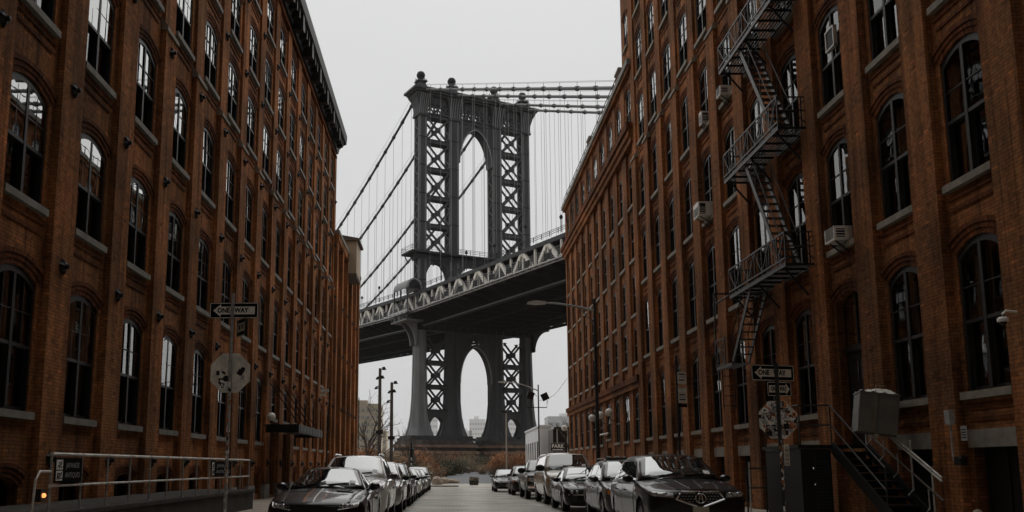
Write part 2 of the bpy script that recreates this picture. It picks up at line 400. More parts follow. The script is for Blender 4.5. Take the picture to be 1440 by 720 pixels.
def structure(o):
    o['kind'] = 'structure'; return o

def copy_tree(o, parent=None):
    c = o.copy(); COL.objects.link(c); c.parent = parent
    for ch in list(o.children): copy_tree(ch, c)
    return c

def text_mesh(txt, size, m, depth=0.004, bold=0.0, sx=1.0):
    cu = bpy.data.curves.new('lettering', 'FONT'); cu.body = txt; cu.size = size
    cu.extrude = depth; cu.offset = bold; cu.align_x = 'CENTER'; cu.align_y = 'CENTER'; cu.resolution_u = 3
    ob = bpy.data.objects.new('lettering', cu); COL.objects.link(ob)
    dg = bpy.context.evaluated_depsgraph_get()
    me = bpy.data.meshes.new_from_object(ob.evaluated_get(dg))
    bpy.data.objects.remove(ob); bpy.data.curves.remove(cu)
    me.name = 'lettering'
    me.materials.clear(); me.materials.append(m)
    if sx != 1.0: me.transform(Matrix.Diagonal((sx, 1, 1, 1)))
    return me

def gz(y):
    """height of the street and the ground beyond, along the street"""
    K = [(-400, 0.0), (16, 0.0), (76, -0.30), (92, -0.24), (130, 0.35), (205, 1.4), (260, 1.2), (6000, 1.2)]
    for (a, p), (b, q) in zip(K, K[1:]):
        if y <= b: return p + (q - p) * (y - a) / (b - a)
    return 1.2
# ------------------------------------------------------------------ brick facades
def arch_pts(w, spring, rise, n=8):
    """points of a segmental arch from left (-w/2) to right (+w/2)"""
    if rise < 0.02: return [(-w / 2, spring), (w / 2, spring)]
    rad = (w * w / 4 + rise * rise) / (2 * rise); cz = spring + rise - rad
    a0 = math.asin(min(1.0, (w / 2) / rad))
    return [(rad * math.sin(-a0 + 2 * a0 * i / n), cz + rad * math.cos(-a0 + 2 * a0 * i / n)) for i in range(n + 1)]

class Facade:
    def __init__(s, mb, X, sign, brick, arch, reveal=0.20):
        s.mb, s.X, s.s, s.brick, s.arch, s.rev = mb, X, sign, brick, arch, reveal
    def p(s, u, z, d=0.0): return (s.X + s.s * d, u, z)
    def cell(s, u0, u1, z0, z1, op=None, d=0.0, ring=0.30):
        mb = s.mb; P = lambda u, z, dd=0.0: s.p(u, z, d + dd)
        if op is None:
            mb.quad(P(u0, z0), P(u1, z0), P(u1, z1), P(u0, z1), s.brick); return
        uc, w, zs, zt, rise = op
        A = [(uc + a, z) for a, z in arch_pts(w, zt - rise, rise)]
        l, r = uc - w / 2, uc + w / 2
        mb.quad(P(u0, z0), P(u1, z0), P(u1, zs), P(u0, zs), s.brick)
        mb.quad(P(u0, zs), P(l, zs), P(l, z1), P(u0, z1), s.brick)
        mb.quad(P(r, zs), P(u1, zs), P(u1, z1), P(r, z1), s.brick)
        for (a, za), (b, zb) in zip(A, A[1:]):
            mb.quad(P(a, za), P(b, zb), P(b, z1), P(a, z1), s.brick)
        rv = -s.rev
        path = [(l, zs)] + A + [(r, zs)]
        for (a, za), (b, zb) in zip(path, path[1:]):
            mb.quad(P(a, za), P(b, zb), P(b, zb, rv), P(a, za, rv), s.brick)
        mb.quad(P(l, zs), P(r, zs), P(r, zs, rv), P(l, zs, rv), s.brick)
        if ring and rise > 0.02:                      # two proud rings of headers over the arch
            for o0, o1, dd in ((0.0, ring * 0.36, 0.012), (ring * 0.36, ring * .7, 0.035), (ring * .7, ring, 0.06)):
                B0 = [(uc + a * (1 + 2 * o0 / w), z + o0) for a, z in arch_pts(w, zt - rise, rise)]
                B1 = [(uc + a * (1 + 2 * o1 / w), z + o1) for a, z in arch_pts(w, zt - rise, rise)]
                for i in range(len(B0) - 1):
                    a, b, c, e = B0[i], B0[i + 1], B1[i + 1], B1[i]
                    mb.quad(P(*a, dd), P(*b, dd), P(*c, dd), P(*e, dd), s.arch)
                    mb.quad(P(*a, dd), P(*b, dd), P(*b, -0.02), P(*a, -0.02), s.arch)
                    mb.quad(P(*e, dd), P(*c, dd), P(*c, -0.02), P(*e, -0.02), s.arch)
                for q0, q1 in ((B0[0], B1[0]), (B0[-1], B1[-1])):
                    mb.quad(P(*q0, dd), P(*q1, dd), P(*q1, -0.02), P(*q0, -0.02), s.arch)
    def block(s, u0, u1, z0, z1, d0, d1, m):
        a, b = s.X + s.s * d0, s.X + s.s * d1
        s.mb.box(min(a, b), max(a, b), u0, u1, z0, z1, m)
    def cap(s, u0, u1, z, d0, d1, h, m):              # stone weathering: sloped top
        a = [s.p(u0, z, d0), s.p(u0, z, d1), s.p(u0, z + 0.12, d1), s.p(u0, z + h, d0)]
        b = [s.p(u1, z, d0), s.p(u1, z, d1), s.p(u1, z + 0.12, d1), s.p(u1, z + h, d0)]
        s.mb.add(a + b, [(0, 1, 2, 3), (7, 6, 5, 4), (0, 4, 5, 1), (1, 5, 6, 2), (2, 6, 7, 3), (3, 7, 4, 0)], m)

WIN = {}
def window_meshes(w, h, rise, sill_w, style):
    """local: x along the wall, -y outward, z up from the sill"""
    k = (w, round(h, 3), rise, sill_w, style)
    if k in WIN: return WIN[k]
    fm = M['frame_grey'] if style == 'b' else M['frame']
    f = MB(); sp = h - rise; ft = 0.07
    f.box(-w / 2, -w / 2 + ft, 0.03, 0.165, 0, sp, fm); f.box(w / 2 - ft, w / 2, 0.03, 0.165, 0, sp, fm)
    f.box(-w / 2 + ft, w / 2 - ft, 0.099, 0.163, 0, 0.09, fm)
    A = arch_pts(w, sp, rise); B = [(a * (1 - 2 * ft / w), z - 0.13) for a, z in A]
    for i in range(len(A) - 1):
        q = [A[i], A[i + 1], B[i + 1], B[i]]
        f.prism(q, 'y', 0.028, 0.165, fm)
    f.box(-0.05, 0.05, 0.026, 0.17, 0.05, h - 0.06, fm)                       # centre mullion
    for sgn in (-1, 1):
        xa, xb = (0.065, w / 2 - ft) if sgn > 0 else (-w / 2 + ft, -0.065)
        zm = sp * 0.5
        f.box(xa, xb, 0.032, 0.16, zm - 0.035, zm + 0.035, fm)                     # meeting rail
        xm = (xa + xb) / 2
        if style == 'a':
            f.box(xm - 0.012, xm + 0.012, 0.036, 0.07, zm + 0.035, h - 0.10, fm)
            f.box(xa, xb, 0.037, 0.068, sp * 0.76 - 0.012, sp * 0.76 + 0.012, fm)
        else:
            f.box(xa, xb, 0.037, 0.068, sp * 0.75 - 0.012, sp * 0.75 + 0.012, fm)
            f.box(xa, xa + 0.035, 0.108, 0.155, 0.09, h - 0.12, fm); f.box(xb - 0.035, xb, 0.108, 0.155, 0.09, h - 0.12, fm)
    p = MB()
    zm = sp * 0.5
    p.poly([(-w / 2 + .05, .142, 0.05), (w / 2 - .05, .142, 0.05), (w / 2 - .05, .142, zm), (-w / 2 + .05, .142, zm)], M['pane'])
    up = [(-w / 2 + .05, .052, zm), (w / 2 - .05, .052, zm)] + [(a * (1 - 0.1 / w), .052, z - 0.05) for a, z in A[::-1]]
    p.poly(up, M['pane_up'] if style == 'a' and h < 2.6 else M['pane_b'])
    s_ = MB()
    s_.box(-sill_w / 2, sill_w / 2, -0.12, 0.06, -0.15, -0.004, M['stone_dark'] if style == 'a' else M['stone'])
    c = MB()
    def fold(x0, x1, z0, z1):
        c.grid(lambda i, j: (x0 + (x1 - x0) * i, 0.30 + 0.025 * math.sin(i * 26 + j), z0 + (z1 - z0) * j), 22, 2, M['curtain'])
    fold(-w / 2 + 0.08, -0.10, sp * 0.42, sp * 0.98); fold(w / 2 - 0.30, w / 2 - 0.08, sp * 0.3, sp * 0.98)
    bl = MB(); bl.grid(lambda i, j: (-w / 2 + .09 + (w - .18) * i, .20, sp * .58 + (sp * .42 + rise * .2) * j), 1, 6, M['curtain'])
    r = (f.mesh('window_frame'), p.mesh('pane', recalc=False), s_.mesh('sill'), c.mesh('curtain', smooth=60), bl.mesh('blind'))
    WIN[k] = r
    return r

def place_window(parent, x, y, z, rot, w, h, rise, sill_w, style, rnd, curtain=False):
    fm, pm, sm, cm, bm_ = window_meshes(w, h, rise, sill_w, style)
    f = link('window', fm, parent); f.location = (x, y, z); f.rotation_euler = (0, 0, rot)
    p = link('pane', pm, f); p.rotation_euler = (R(rnd.uniform(-0.5, 0.5)), 0, R(rnd.uniform(-0.6, 0.6)))
    link('sill', sm, f)
    if curtain: link('curtain', cm, f)
    elif rnd.random() < .16: link('blind', bm_, f)
    return f

def shell(mb, X, sign, depth, y0, y1, z1, brick):
    """side walls, back and roof behind a facade sheet"""
    b = X - sign * depth
    mb.quad((X, y0, -0.6), (b, y0, -0.6), (b, y0, z1), (X, y0, z1), brick)
    mb.quad((X, y1, -0.6), (b, y1, -0.6), (b, y1, z1), (X, y1, z1), brick)
    mb.quad((b, y0, -0.6), (b, y1, -0.6), (b, y1, z1), (b, y0, z1), brick)
    mb.quad((X, y0, z1), (b, y0, z1), (b, y1, z1), (X, y1, z1), M['concrete_dark'])

def dark_inside(parent, X, sign, y0, y1, z0, z1, d=0.75):  # near-black sheet stands in for the shade of unlit rooms
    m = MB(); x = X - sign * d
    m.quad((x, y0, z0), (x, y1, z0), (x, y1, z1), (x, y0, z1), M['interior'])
    return m.build('room_shade_sheet', parent, world=True)

STAR = None
def star_mesh():
    global STAR
    if STAR is None:
        m = MB(); n = 6
        pts = []
        for i in range(2 * n):
            r = 0.18 if i % 2 == 0 else 0.13
            t = math.pi * i / n
            pts.append((r * math.cos(t), r * math.sin(t)))
        m.add([(a, 0.0, b) for a, b in pts] + [(a * .8, -0.06, b * .8) for a, b in pts] + [(0, -0.11, 0)],
              [(i, (i + 1) % 12, 12 + (i + 1) % 12, 12 + i) for i in range(12)] + [(12 + i, 12 + (i + 1) % 12, 24) for i in range(12)], M['iron'])
        m.lathe([(0.0001, -0.16), (0.05, -0.15), (0.055, -0.08)], M['iron'], 8, axis='y')
        STAR = m.mesh('anchor_plate')
    return STAR

# ---- left warehouse ------------------------------------------------------------
rnd = random.Random(3)
XL = -8.22; PITCH = 3.25; Y0L = 17.27
bL = thing('brick_warehouse', 'tall brown brick warehouse with dark metal cornice along the left kerb', 'building', (XL, 40, 0))
mb = MB(); F = Facade(mb, XL, 1, M['brick_a'], M['brick_a_arch'])
flL = [(2.45, 5.20, .24), (6.55, 8.95, .24), (10.40, 12.82, .24), (14.35, 16.6, .24), (17.65, 19.75, .22), (20.95, 22.85, .22)]
cuts = [2.0, 6.0, 9.9, 13.85, 17.1, 20.4, 24.3]
WL = 1.70
kk = list(range(-18, 15))
yA, yB = Y0L + PITCH * (-18.5), Y0L + PITCH * 14.5
door_bays = (8, 9)
for k in kk:
    yc = Y0L + PITCH * k; u0, u1 = yc - PITCH / 2, yc + PITCH / 2
    if k in door_bays:
        F.cell(u0, u1, -0.5, 3.3, (yc, 1.9, 0.12, 3.0, 0.02), ring=0)
        F.cell(u0, u1, 3.3, cuts[1], (yc, WL, 3.6, 5.20, .24))
    else:
        F.cell(u0, u1, -0.5, cuts[0], (yc, 1.35, 0.25, 1.22, .2), ring=0.25)
        F.cell(u0, u1, cuts[0], cuts[1], (yc, WL, 2.45, 5.20, .24))
    for i in range(1, 6):
        zs, zt, r = flL[i]
        F.cell(u0, u1, cuts[i], cuts[i + 1], (yc, WL, zs, zt, r))
    F.cell(u0, u1, 24.3, 25.0)
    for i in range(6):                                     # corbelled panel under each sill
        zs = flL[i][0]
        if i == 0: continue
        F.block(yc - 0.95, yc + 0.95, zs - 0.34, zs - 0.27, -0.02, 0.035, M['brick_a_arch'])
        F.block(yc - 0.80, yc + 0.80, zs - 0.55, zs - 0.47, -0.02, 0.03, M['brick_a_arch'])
for k in range(-18, 16):                                    # pilasters between the bays
    yc = Y0L + PITCH * (k - 0.5)
    F.block(yc - 0.53, yc + 0.53, -0.5, 13.75, -0.05, 0.16, M['brick_a'])
    F.block(yc - 0.48, yc + 0.48, 13.75, 23.7, -0.05, 0.10, M['brick_a'])
    F.cap(yc - 0.57, yc + 0.57, 13.75, 0.0, 0.21, 0.42, M['stone'])
    F.block(yc - 0.57, yc + 0.57, -0.5, 0.62, -0.04, 0.2, M['stone_dark'])
F.block(yA, yB, 23.45, 23.62, -0.02, 0.18, M['brick_a_arch'])
shell(mb, XL, 1, 16, yA, yB, 25.0, M['brick_a'])
mb.build('wall', bL, world=True, recalc=False)
dark_inside(bL, XL, 1, yA + .05, yB - .05, -0.4, 24.9)
c = MB()                                                   # cornice
prof = [(0.0, 23.9), (0.22, 23.9), (0.30, 24.25), (0.62, 24.55), (0.80, 24.62), (0.84, 25.05), (0.84, 25.25), (-0.6, 25.3), (-0.6, 24.9), (0.0, 24.85)]
c.prism([(XL + a, z) for a, z in prof], 'y', yA, yB + 0.35, M['cornice'])
for i in range(int((yB - yA) / 0.81)):
    y = yA + 0.3 + i * 0.81
    c.box(XL + 0.18, XL + 0.66, y, y + 0.24, 24.05, 24.56, M['cornice'])
    if i % 4 == 0: c.box(XL + 0.2, XL + 0.74, y - 0.1, y + 0.36, 23.72, 24.62, M['cornice'])
c.build('cornice', bL, world=True)
for k in kk:
    yc = Y0L + PITCH * k
    if k < -1: continue
    for i, (zs, zt, r) in enumerate(flL):
        z = zs
        if i == 0 and k in door_bays: z = 3.6
        place_window(bL, 0, yc - 40, z, R(90), WL, zt - z, r, 1.86, 'a', rnd, rnd.random() < 0.12)
bw = MB(); bw.box(-0.68, 0.68, 0.18, 0.24, 0, 0.08, M['frame']); bw.box(-0.03, 0.03, 0.18, 0.24, 0.08, 0.95, M['frame'])
bw.quad((-0.68, 0.23, 0), (0.68, 0.23, 0), (0.68, 0.23, 1.0), (-0.68, 0.23, 1.0), M['pane'])
bwm = bw.mesh('basement_window')
for k in range(-1, 15):
    if k in door_bays: continue
    o = link('basement_window', bwm, bL); o.location = (0, Y0L + PITCH * k - 40, 0.25); o.rotation_euler = (0, 0, R(90))
dm = MB()
dm.box(-0.95, 0.95, 0.18, 0.24, 0, 2.88, M['iron'])
for sx in (-1, 1):
    dm.box(sx * 0.48 - 0.36, sx * 0.48 + 0.36, 0.165, 0.185, 0.25, 1.0, M['greybox']); dm.box(sx * 0.48 - 0.36, sx * 0.48 + 0.36, 0.165, 0.185, 1.15, 2.15, M['dark_glass'])
for k in door_bays:
    o = dm.build('door', bL, loc=(0, Y0L + PITCH * k - 40, 0.12), rot=(0, 0, R(90))) if k == 8 else None
    if o is None:
        o = link('door', bpy.data.objects['door'].data, bL); o.location = (0, Y0L + PITCH * k - 40, 0.12); o.rotation_euler = (0, 0, R(90))
for k in range(0, 16):
    yc = Y0L + PITCH * (k - 0.5)
    for z, d in ((1.55, 0.16), (5.52, 0.16), (9.4, 0.16), (13.3, 0.16), (17.0, 0.10), (20.2, 0.10)):
        o = link('anchor_plate', star_mesh(), bL); o.location = (d, yc - 40, z); o.rotation_euler = (0, rnd.random(), R(90))

# ---- lower annex behind it, with the tan box ------------------------------------
bX = thing('brick_annex', 'lower brick annex with a tan metal box jutting out near its top', 'building', (XL, 73, 0))
mb = MB(); F = Facade(mb, XL, 1, M['brick_a'], M['brick_a_arch'])
ya, yb = yB + 0.01, 81.2
for i in range(5):
    u0 = ya + i * (yb - ya) / 5; u1 = ya + (i + 1) * (yb - ya) / 5; yc = (u0 + u1) / 2
    for z0, z1, op in ((-0.6, 2.0, None), (2.0, 6.0, (yc, 1.5, 2.45, 5.2, .24)), (6.0, 9.9, (yc, 1.5, 6.55, 8.95, .24)), (9.9, 13.6, (yc, 1.5, 10.4, 12.7, .24)), (13.6, 18.1, (yc, 1.5, 14.3, 16.6, .24))):
        F.cell(u0, u1, z0, z1, op)
        if op: place_window(bX, 0, yc - 73, op[2], R(90), 1.5, op[3] - op[2], .24, 1.8, 'a', rnd)
    F.block(u0 - 0.02 + 0.03, u0 + 0.85, -0.6, 17.4, -0.05, 0.34, M['brick_a'])
    F.block(u0 + 0.85, u1, 13.2, 13.6, -0.03, 0.12, M['brick_a_arch'])
F.block(yb - 0.7, yb - 0.01, -0.6, 17.4, -0.05, 0.34, M['brick_a'])
F.block(ya + 0.02, yb - 0.005, 17.4, 17.9, -0.03, 0.40, M['brick_a'])
F.block(ya + 0.02, yb - 0.002, 17.9, 18.15, -0.3, 0.46, M['stone_dark'])
shell(mb, XL, 1, 16, ya, yb, 18.1, M['brick_a'])
mb.build('wall', bX, world=True, recalc=False)
dark_inside(bX, XL, 1, ya + .05, yb - .05, -0.4, 18.0)
for i in range(1, 5):
    for z in (5.5, 9.4, 13.0):
        o = link('anchor_plate', star_mesh(), bX); o.location = (0.34, ya + i * (yb - ya) / 5 + 0.42 - 73, z); o.rotation_euler = (0, 0, R(90))
t = MB(); x0, x1, y0, y1 = XL - 0.3, -7.22, 71.3, 74.4
t.box(x0, x1, y0, y1, 16.35, 19.05, M['tan'])
t.box(x0, x1 + 0.02, y0 - 0.02, y1 + 0.02, 16.15, 16.42, M['tan_dark'])
t.build('tan_box', bX, world=True)['label'] = 'tan sheet metal box with a dark underside'
t = MB(); t.prism([(x0, 19.05), (x1 + 0.22, 19.05), (x1 + 0.22, 19.22), (x0, 19.5)], 'y', y0 - 0.2, y1 + 0.25, M['tan_dark'])
t.build('box_roof', bX, world=True)

# ---- right warehouse (near) ------------------------------------------------------
XR = 10.05; PR = 2.87; Y0R = 17.12
bR = thing('brick_warehouse', 'tall brown brick warehouse on the right behind the fire escape', 'building', (XR, 30, 0))
mb = MB(); F = Facade(mb, XR, -1, M['brick_b'], M['brick_b_arch'])
flR = [(2.82, 5.76, .24), (6.95, 9.72, .24), (10.78, 13.32, .24), (14.45, 16.9, .24), (18.2, 20.55, .24), (21.85, 24.1, .22), (25.4, 27.4, .22)]
cutR = [2.32, 6.4, 10.25, 13.95, 17.6, 21.3, 24.9, 28.3]
WR = 1.48
yA, yB = Y0R - PR * 20.5, Y0R + PR * 10.5 + 0.35
for k in range(-20, 11):
    yc = Y0R + PR * k; u0, u1 = yc - PR / 2, yc + PR / 2
    if k == 10: u1 = yB
    if k == 2:
        F.cell(u0, u1, -0.5, cutR[1], (yc, WR, 1.92, 5.76, .24))
    else:
        F.cell(u0, u1, -0.5, cutR[0], (yc, 1.45, 0.2, 1.76, 0.0), ring=0)
        F.cell(u0, u1, cutR[0], cutR[1], (yc, WR, 2.82, 5.76, .24))
        F.block(yc - 0.86, yc + 0.86, 1.76, 2.10, -0.30, 0.015, M['lintel'])
    for i in range(1, 7):
        zs, zt, r = flR[i]
        F.cell(u0, u1, cutR[i], cutR[i + 1], (yc, WR, zs, zt, r))
    F.cell(u0, u1, 28.3, 29.3)
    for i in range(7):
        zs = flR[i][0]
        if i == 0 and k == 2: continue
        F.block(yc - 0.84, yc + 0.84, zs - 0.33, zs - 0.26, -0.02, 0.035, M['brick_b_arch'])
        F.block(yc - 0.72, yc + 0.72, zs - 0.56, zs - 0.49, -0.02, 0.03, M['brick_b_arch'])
for k in range(-20, 12):
    yc = Y0R + PR * (k - 0.5); w = 0.50
    if k == 11: yc += 0.14
    F.block(yc - w, yc + w, -0.5, 17.55, -0.05, 0.17, M['brick_b'])
    F.block(yc - w + .06, yc + w - .06, 17.55, 28.3, -0.05, 0.10, M['brick_b'])
    F.cap(yc - w - .04, yc + w + .04, 17.55, 0.0, 0.22, 0.40, M['stone'])
F.block(yA, yB - 0.01, 28.35, 28.6, -0.02, 0.3, M['stone_dark'])
F.block(yA, yB - 0.01, 28.6, 29.35, -0.02, 0.2, M['brick_b'])
shell(mb, XR, -1, 18, yA, yB, 29.3, M['brick_b'])
mb.build('wall', bR, world=True, recalc=False)
dark_inside(bR, XR, -1, yA + .05, yB - .05, -0.4, 29.2)
for k in range(-1, 11):
    yc = Y0R + PR * k
    for i, (zs, zt, r) in enumerate(flR):
        if i == 0 and k == 2: continue
        place_window(bR, 0, yc - 30, zs, R(-90), WR, zt - zs, r, 1.66, 'b', rnd, (i, k) in ((0, 0), (0, 1), (1, 2), (0, -1), (1, 7)) or rnd.random() < 0.25)
dm = MB()
w = WR; A = arch_pts(w, 3.6, .24)
dm.box(-w / 2, w / 2, 0.2, 0.26, 0, 2.35, M['iron']); dm.box(-w / 2, w / 2, 0.16, 0.27, 2.35, 2.5, M['frame'])
for sx in (-1, 1): dm.box(sx * .34 - .26, sx * .34 + .26, 0.185, 0.203, 0.9, 2.1, M['dark_glass'])
dm.poly([(-w / 2, .22, 2.5), (w / 2, .22, 2.5)] + [(a, .22, z) for a, z in A[::-1]], M['pane'])
dm.box(-0.04, 0.04, 0.17, 0.24, 2.5, 3.8, M['frame'])
d = dm.build('door', bR, loc=(0, Y0R + PR * 2 - 30, 1.92), rot=(0, 0, R(-90)))
hm = MB(); hm.tube([(0.1, 0.12, 1.0), (0.1, 0.1, 1.2)], 0.015, M['chrome']); hm.build('handle', d)
bs = MB()
bs.box(-0.725, 0.725, 0.22, 0.26, 0, 1.56, M['iron'])
for x in (-0.7, -0.02, 0.66): bs.box(x, x + 0.05, 0.19, 0.225, 0, 1.56, M['frame'])
bsm = bs.mesh('basement_shutter')
for k in range(-1, 11):
    if k == 2: continue
    o = link('basement_shutter', bsm, bR); o.location = (0, Y0R + PR * k - 30, 0.2); o.rotation_euler = (0, 0, R(-90))

# ---- right warehouse (far, with two string bands) --------------------------------
bF = thing('brick_warehouse', 'lower dull brown brick warehouse with stone bands and globe lamps at its door', 'building', (XR, 62, 0))
mb = MB(); F = Facade(mb, XR, -1, M['brick_c'], M['brick_b_arch'], reveal=0.25)
ya, yb = yB + 0.01, 76.75; n = 10; PF = (yb - ya) / n
for i in range(n):
    u0, u1 = ya + i * PF, ya + (i + 1) * PF; yc = (u0 + u1) / 2
    if i in (1, 2):
        F.cell(u0, u1, -0.6, 5.9, (yc, 1.45, 2.8, 5.3, .3), ring=0.25)
    elif i == 3:
        F.cell(u0, u1, -0.6, 2.75, (yc, 1.5, -0.2, 2.55, 0.0), ring=0)
        F.cell(u0, u1, 2.75, 5.9, (yc, 1.45, 3.1, 5.3, .3), ring=0.25)
    else:
        F.cell(u0, u1, -0.6, 5.9, (yc, 1.45, 2.8, 5.3, .3), ring=0.25)
    place_window(bF, 0, yc - 62, 3.1 if i == 3 else 2.8, R(-90), 1.45, 2.2 if i == 3 else 2.5, .3, 1.7, 'b', rnd)
    for zs, zt, z0, z1 in ((6.9, 8.8, 5.9, 9.0), (9.5, 11.7, 9.0, 12.0), (12.5, 14.7, 12.0, 15.0), (15.5, 17.9, 15.0, 18.9)):
        F.cell(u0, u1, z0, z1, (yc, 1.3, zs, zt, .0), d=-0.06, ring=0)
        place_window(bF, 0.06, yc - 62, zs, R(-90), 1.3, zt - zs, .0, 1.55, 'b', rnd)
    F.cell(u0, u1, 18.9, 23.0, (yc, 1.2, 20.0, 22.2, .42), ring=0.28)
    place_window(bF, 0, yc - 62, 20.0, R(-90), 1.2, 2.2, .42, 1.4, 'b', rnd)
for i in range(n + 1):
    yc = ya + i * PF; a, b = max(yc - 0.58, ya + .004), min(yc + 0.58, yb - .004)
    F.block(a, b, 6.1, 18.7, -0.2, 0.06, M['brick_c'])
    F.block(a, b, -0.6, 5.5, -0.1, 0.06, M['brick_c'])
    F.block(a + .05, b - .05, 19.8, 22.9, -0.05, 0.05, M['brick_c'])
for z0, z1, d, m in ((5.48, 5.78, 0.20, 'brick_c'), (5.78, 6.1, 0.30, 'brick_b_arch'), (18.7, 19.05, 0.22, 'brick_c'), (19.05, 19.4, 0.34, 'brick_c'), (19.4, 19.78, 0.45, 'brick_b_arch'), (22.85, 23.1, 0.22, 'brick_c'), (23.1, 23.42, 0.32, 'stone_dark')):
    F.block(ya + .006, yb + (0.3 if d > 0.3 else 0.0), z0, z1, -0.25, d, M[m])
shell(mb, XR, -1, 18, ya, yb, 23.35, M['brick_c'])
# stair tower rising above the roof at the joint
F.cell(ya, ya + 2.6, 23.42, 28.9, (ya + 1.3, 0.95, 24.6, 26.6, .3), d=0.05, ring=0.25)
x0 = XR - 0.05
mb.quad((x0, ya + 2.6, 23.0), (x0 + 6, ya + 2.6, 23.0), (x0 + 6, ya + 2.6, 28.9), (x0, ya + 2.6, 28.9), M['brick_c'])
mb.quad((x0, ya, 28.9), (x0, ya + 2.6, 28.9), (x0 + 6, ya + 2.6, 28.9), (x0 + 6, ya, 28.9), M['concrete_dark'])
F.block(ya + .01, ya + 2.75, 28.9, 29.25, -0.2, 0.25, M['stone_dark'])
mb.build('wall', bF, world=True, recalc=False)
place_window(bF, -0.05, ya + 1.3 - 62, 24.6, R(-90), 0.95, 2.0, .3, 1.2, 'b', rnd)
dark_inside(bF, XR, -1, ya + .05, yb - .05, -0.4, 23.2)
dm = MB(); dm.box(-0.75, 0.75, 0.2, 0.25, 0, 2.75, M['iron']); dm.box(-0.04, 0.04, 0.18, 0.2, 0, 2.75, M['greybox'])
dm.build('door', bF, loc=(0, ya + 3.5 * PF - 62, -0.2), rot=(0, 0, R(-90)))
for y in (52.0, 63.5):
    cmb = MB(); cmb.box(XR + 0.1, XR + 0.9, y, y + 1.1, 23.36, 24.7, M['brick_c']); cmb.box(XR + 0.04, XR + 0.96, y - .06, y + 1.16, 24.7, 24.85, M['stone_dark'])
    cmb.build('chimney', bF, world=True)
rl = MB()
rl.tube([(XR - 0.1, ya + 3, 24.1), (XR - 0.1, yb, 24.1)], 0.03, M['iron'], 5)
for i in range(14): rl.tube([(XR - 0.1, ya + 3 + i * (yb - ya - 3) / 13, 23.4), (XR - 0.1, ya + 3 + i * (yb - ya - 3) / 13, 24.1)], 0.025, M['iron'], 5)
rl.build('roof_railing', bF, world=True)

# unseen block added behind the camera to cut the sky light
bE = thing('added_shade_block', 'unseen plain brick block added behind the viewpoint to cut the sky light', 'building', (0, -58, 0))
m = MB(); m.box(-45, 45, -75, -58, -0.5, 34, M['brick_c'])
for i in range(24):
    for j in range(7): m.box(-42 + i * 3.6, -40.5 + i * 3.6, -58.02, -57.97, 2.5 + j * 4, 4.9 + j * 4, M['dark_glass'])
m.build('wall', bE, world=True)

for sg, lab in ((-1, 'unseen tall brick mass added beside the viewpoint on the left to shade the street'), (1, 'unseen tall brick mass added beside the viewpoint on the right to shade the street')):
    t = thing('added_shade_block', lab, 'building', (sg * 16, -26, 0))  # added out of view above the roofs, darkens the near street
    m = MB(); x0, x1 = sorted((sg * (9.0 if sg < 0 else 10.8), sg * 25)); m.box(x0, x1, -57.5, 13.5, 25.4 if sg < 0 else 29.5, 84, M['brick_c'])
    m.build('wall', t, world=True)
    m = MB(); xf = sg * (9.0 if sg < 0 else 10.8)
    for i in range(19):
        for j in range(12):
            a, b = sorted((xf - sg * .02, xf + sg * .03)); m.box(a, b, -56 + i * 3.6, -54.4 + i * 3.6, 31 + j * 4.2, 33.4 + j * 4.2, M['dark_glass'])
    m.build('window_band', t, world=True)
# ------------------------------------------------------------------ suspension bridge
BR = thing('suspension_bridge', 'grey steel suspension bridge with arched tower rising at the street end', 'bridge', (-6.7, 216.2, 0), math.atan2(.45269, .89167))
TC = [0.0, 8.53, 20.73, 29.26]; HT = [1.05, 1.28, 1.28, 1.05]; HA = 1.45
def q(t, a, z): return (t, -a, z)
S, SD, SPL = M['steel'], M['steel_dark'], M['steel_pale']

def zdeck(a): return (-0.035 * a if a < 0 else 0.003 * a)

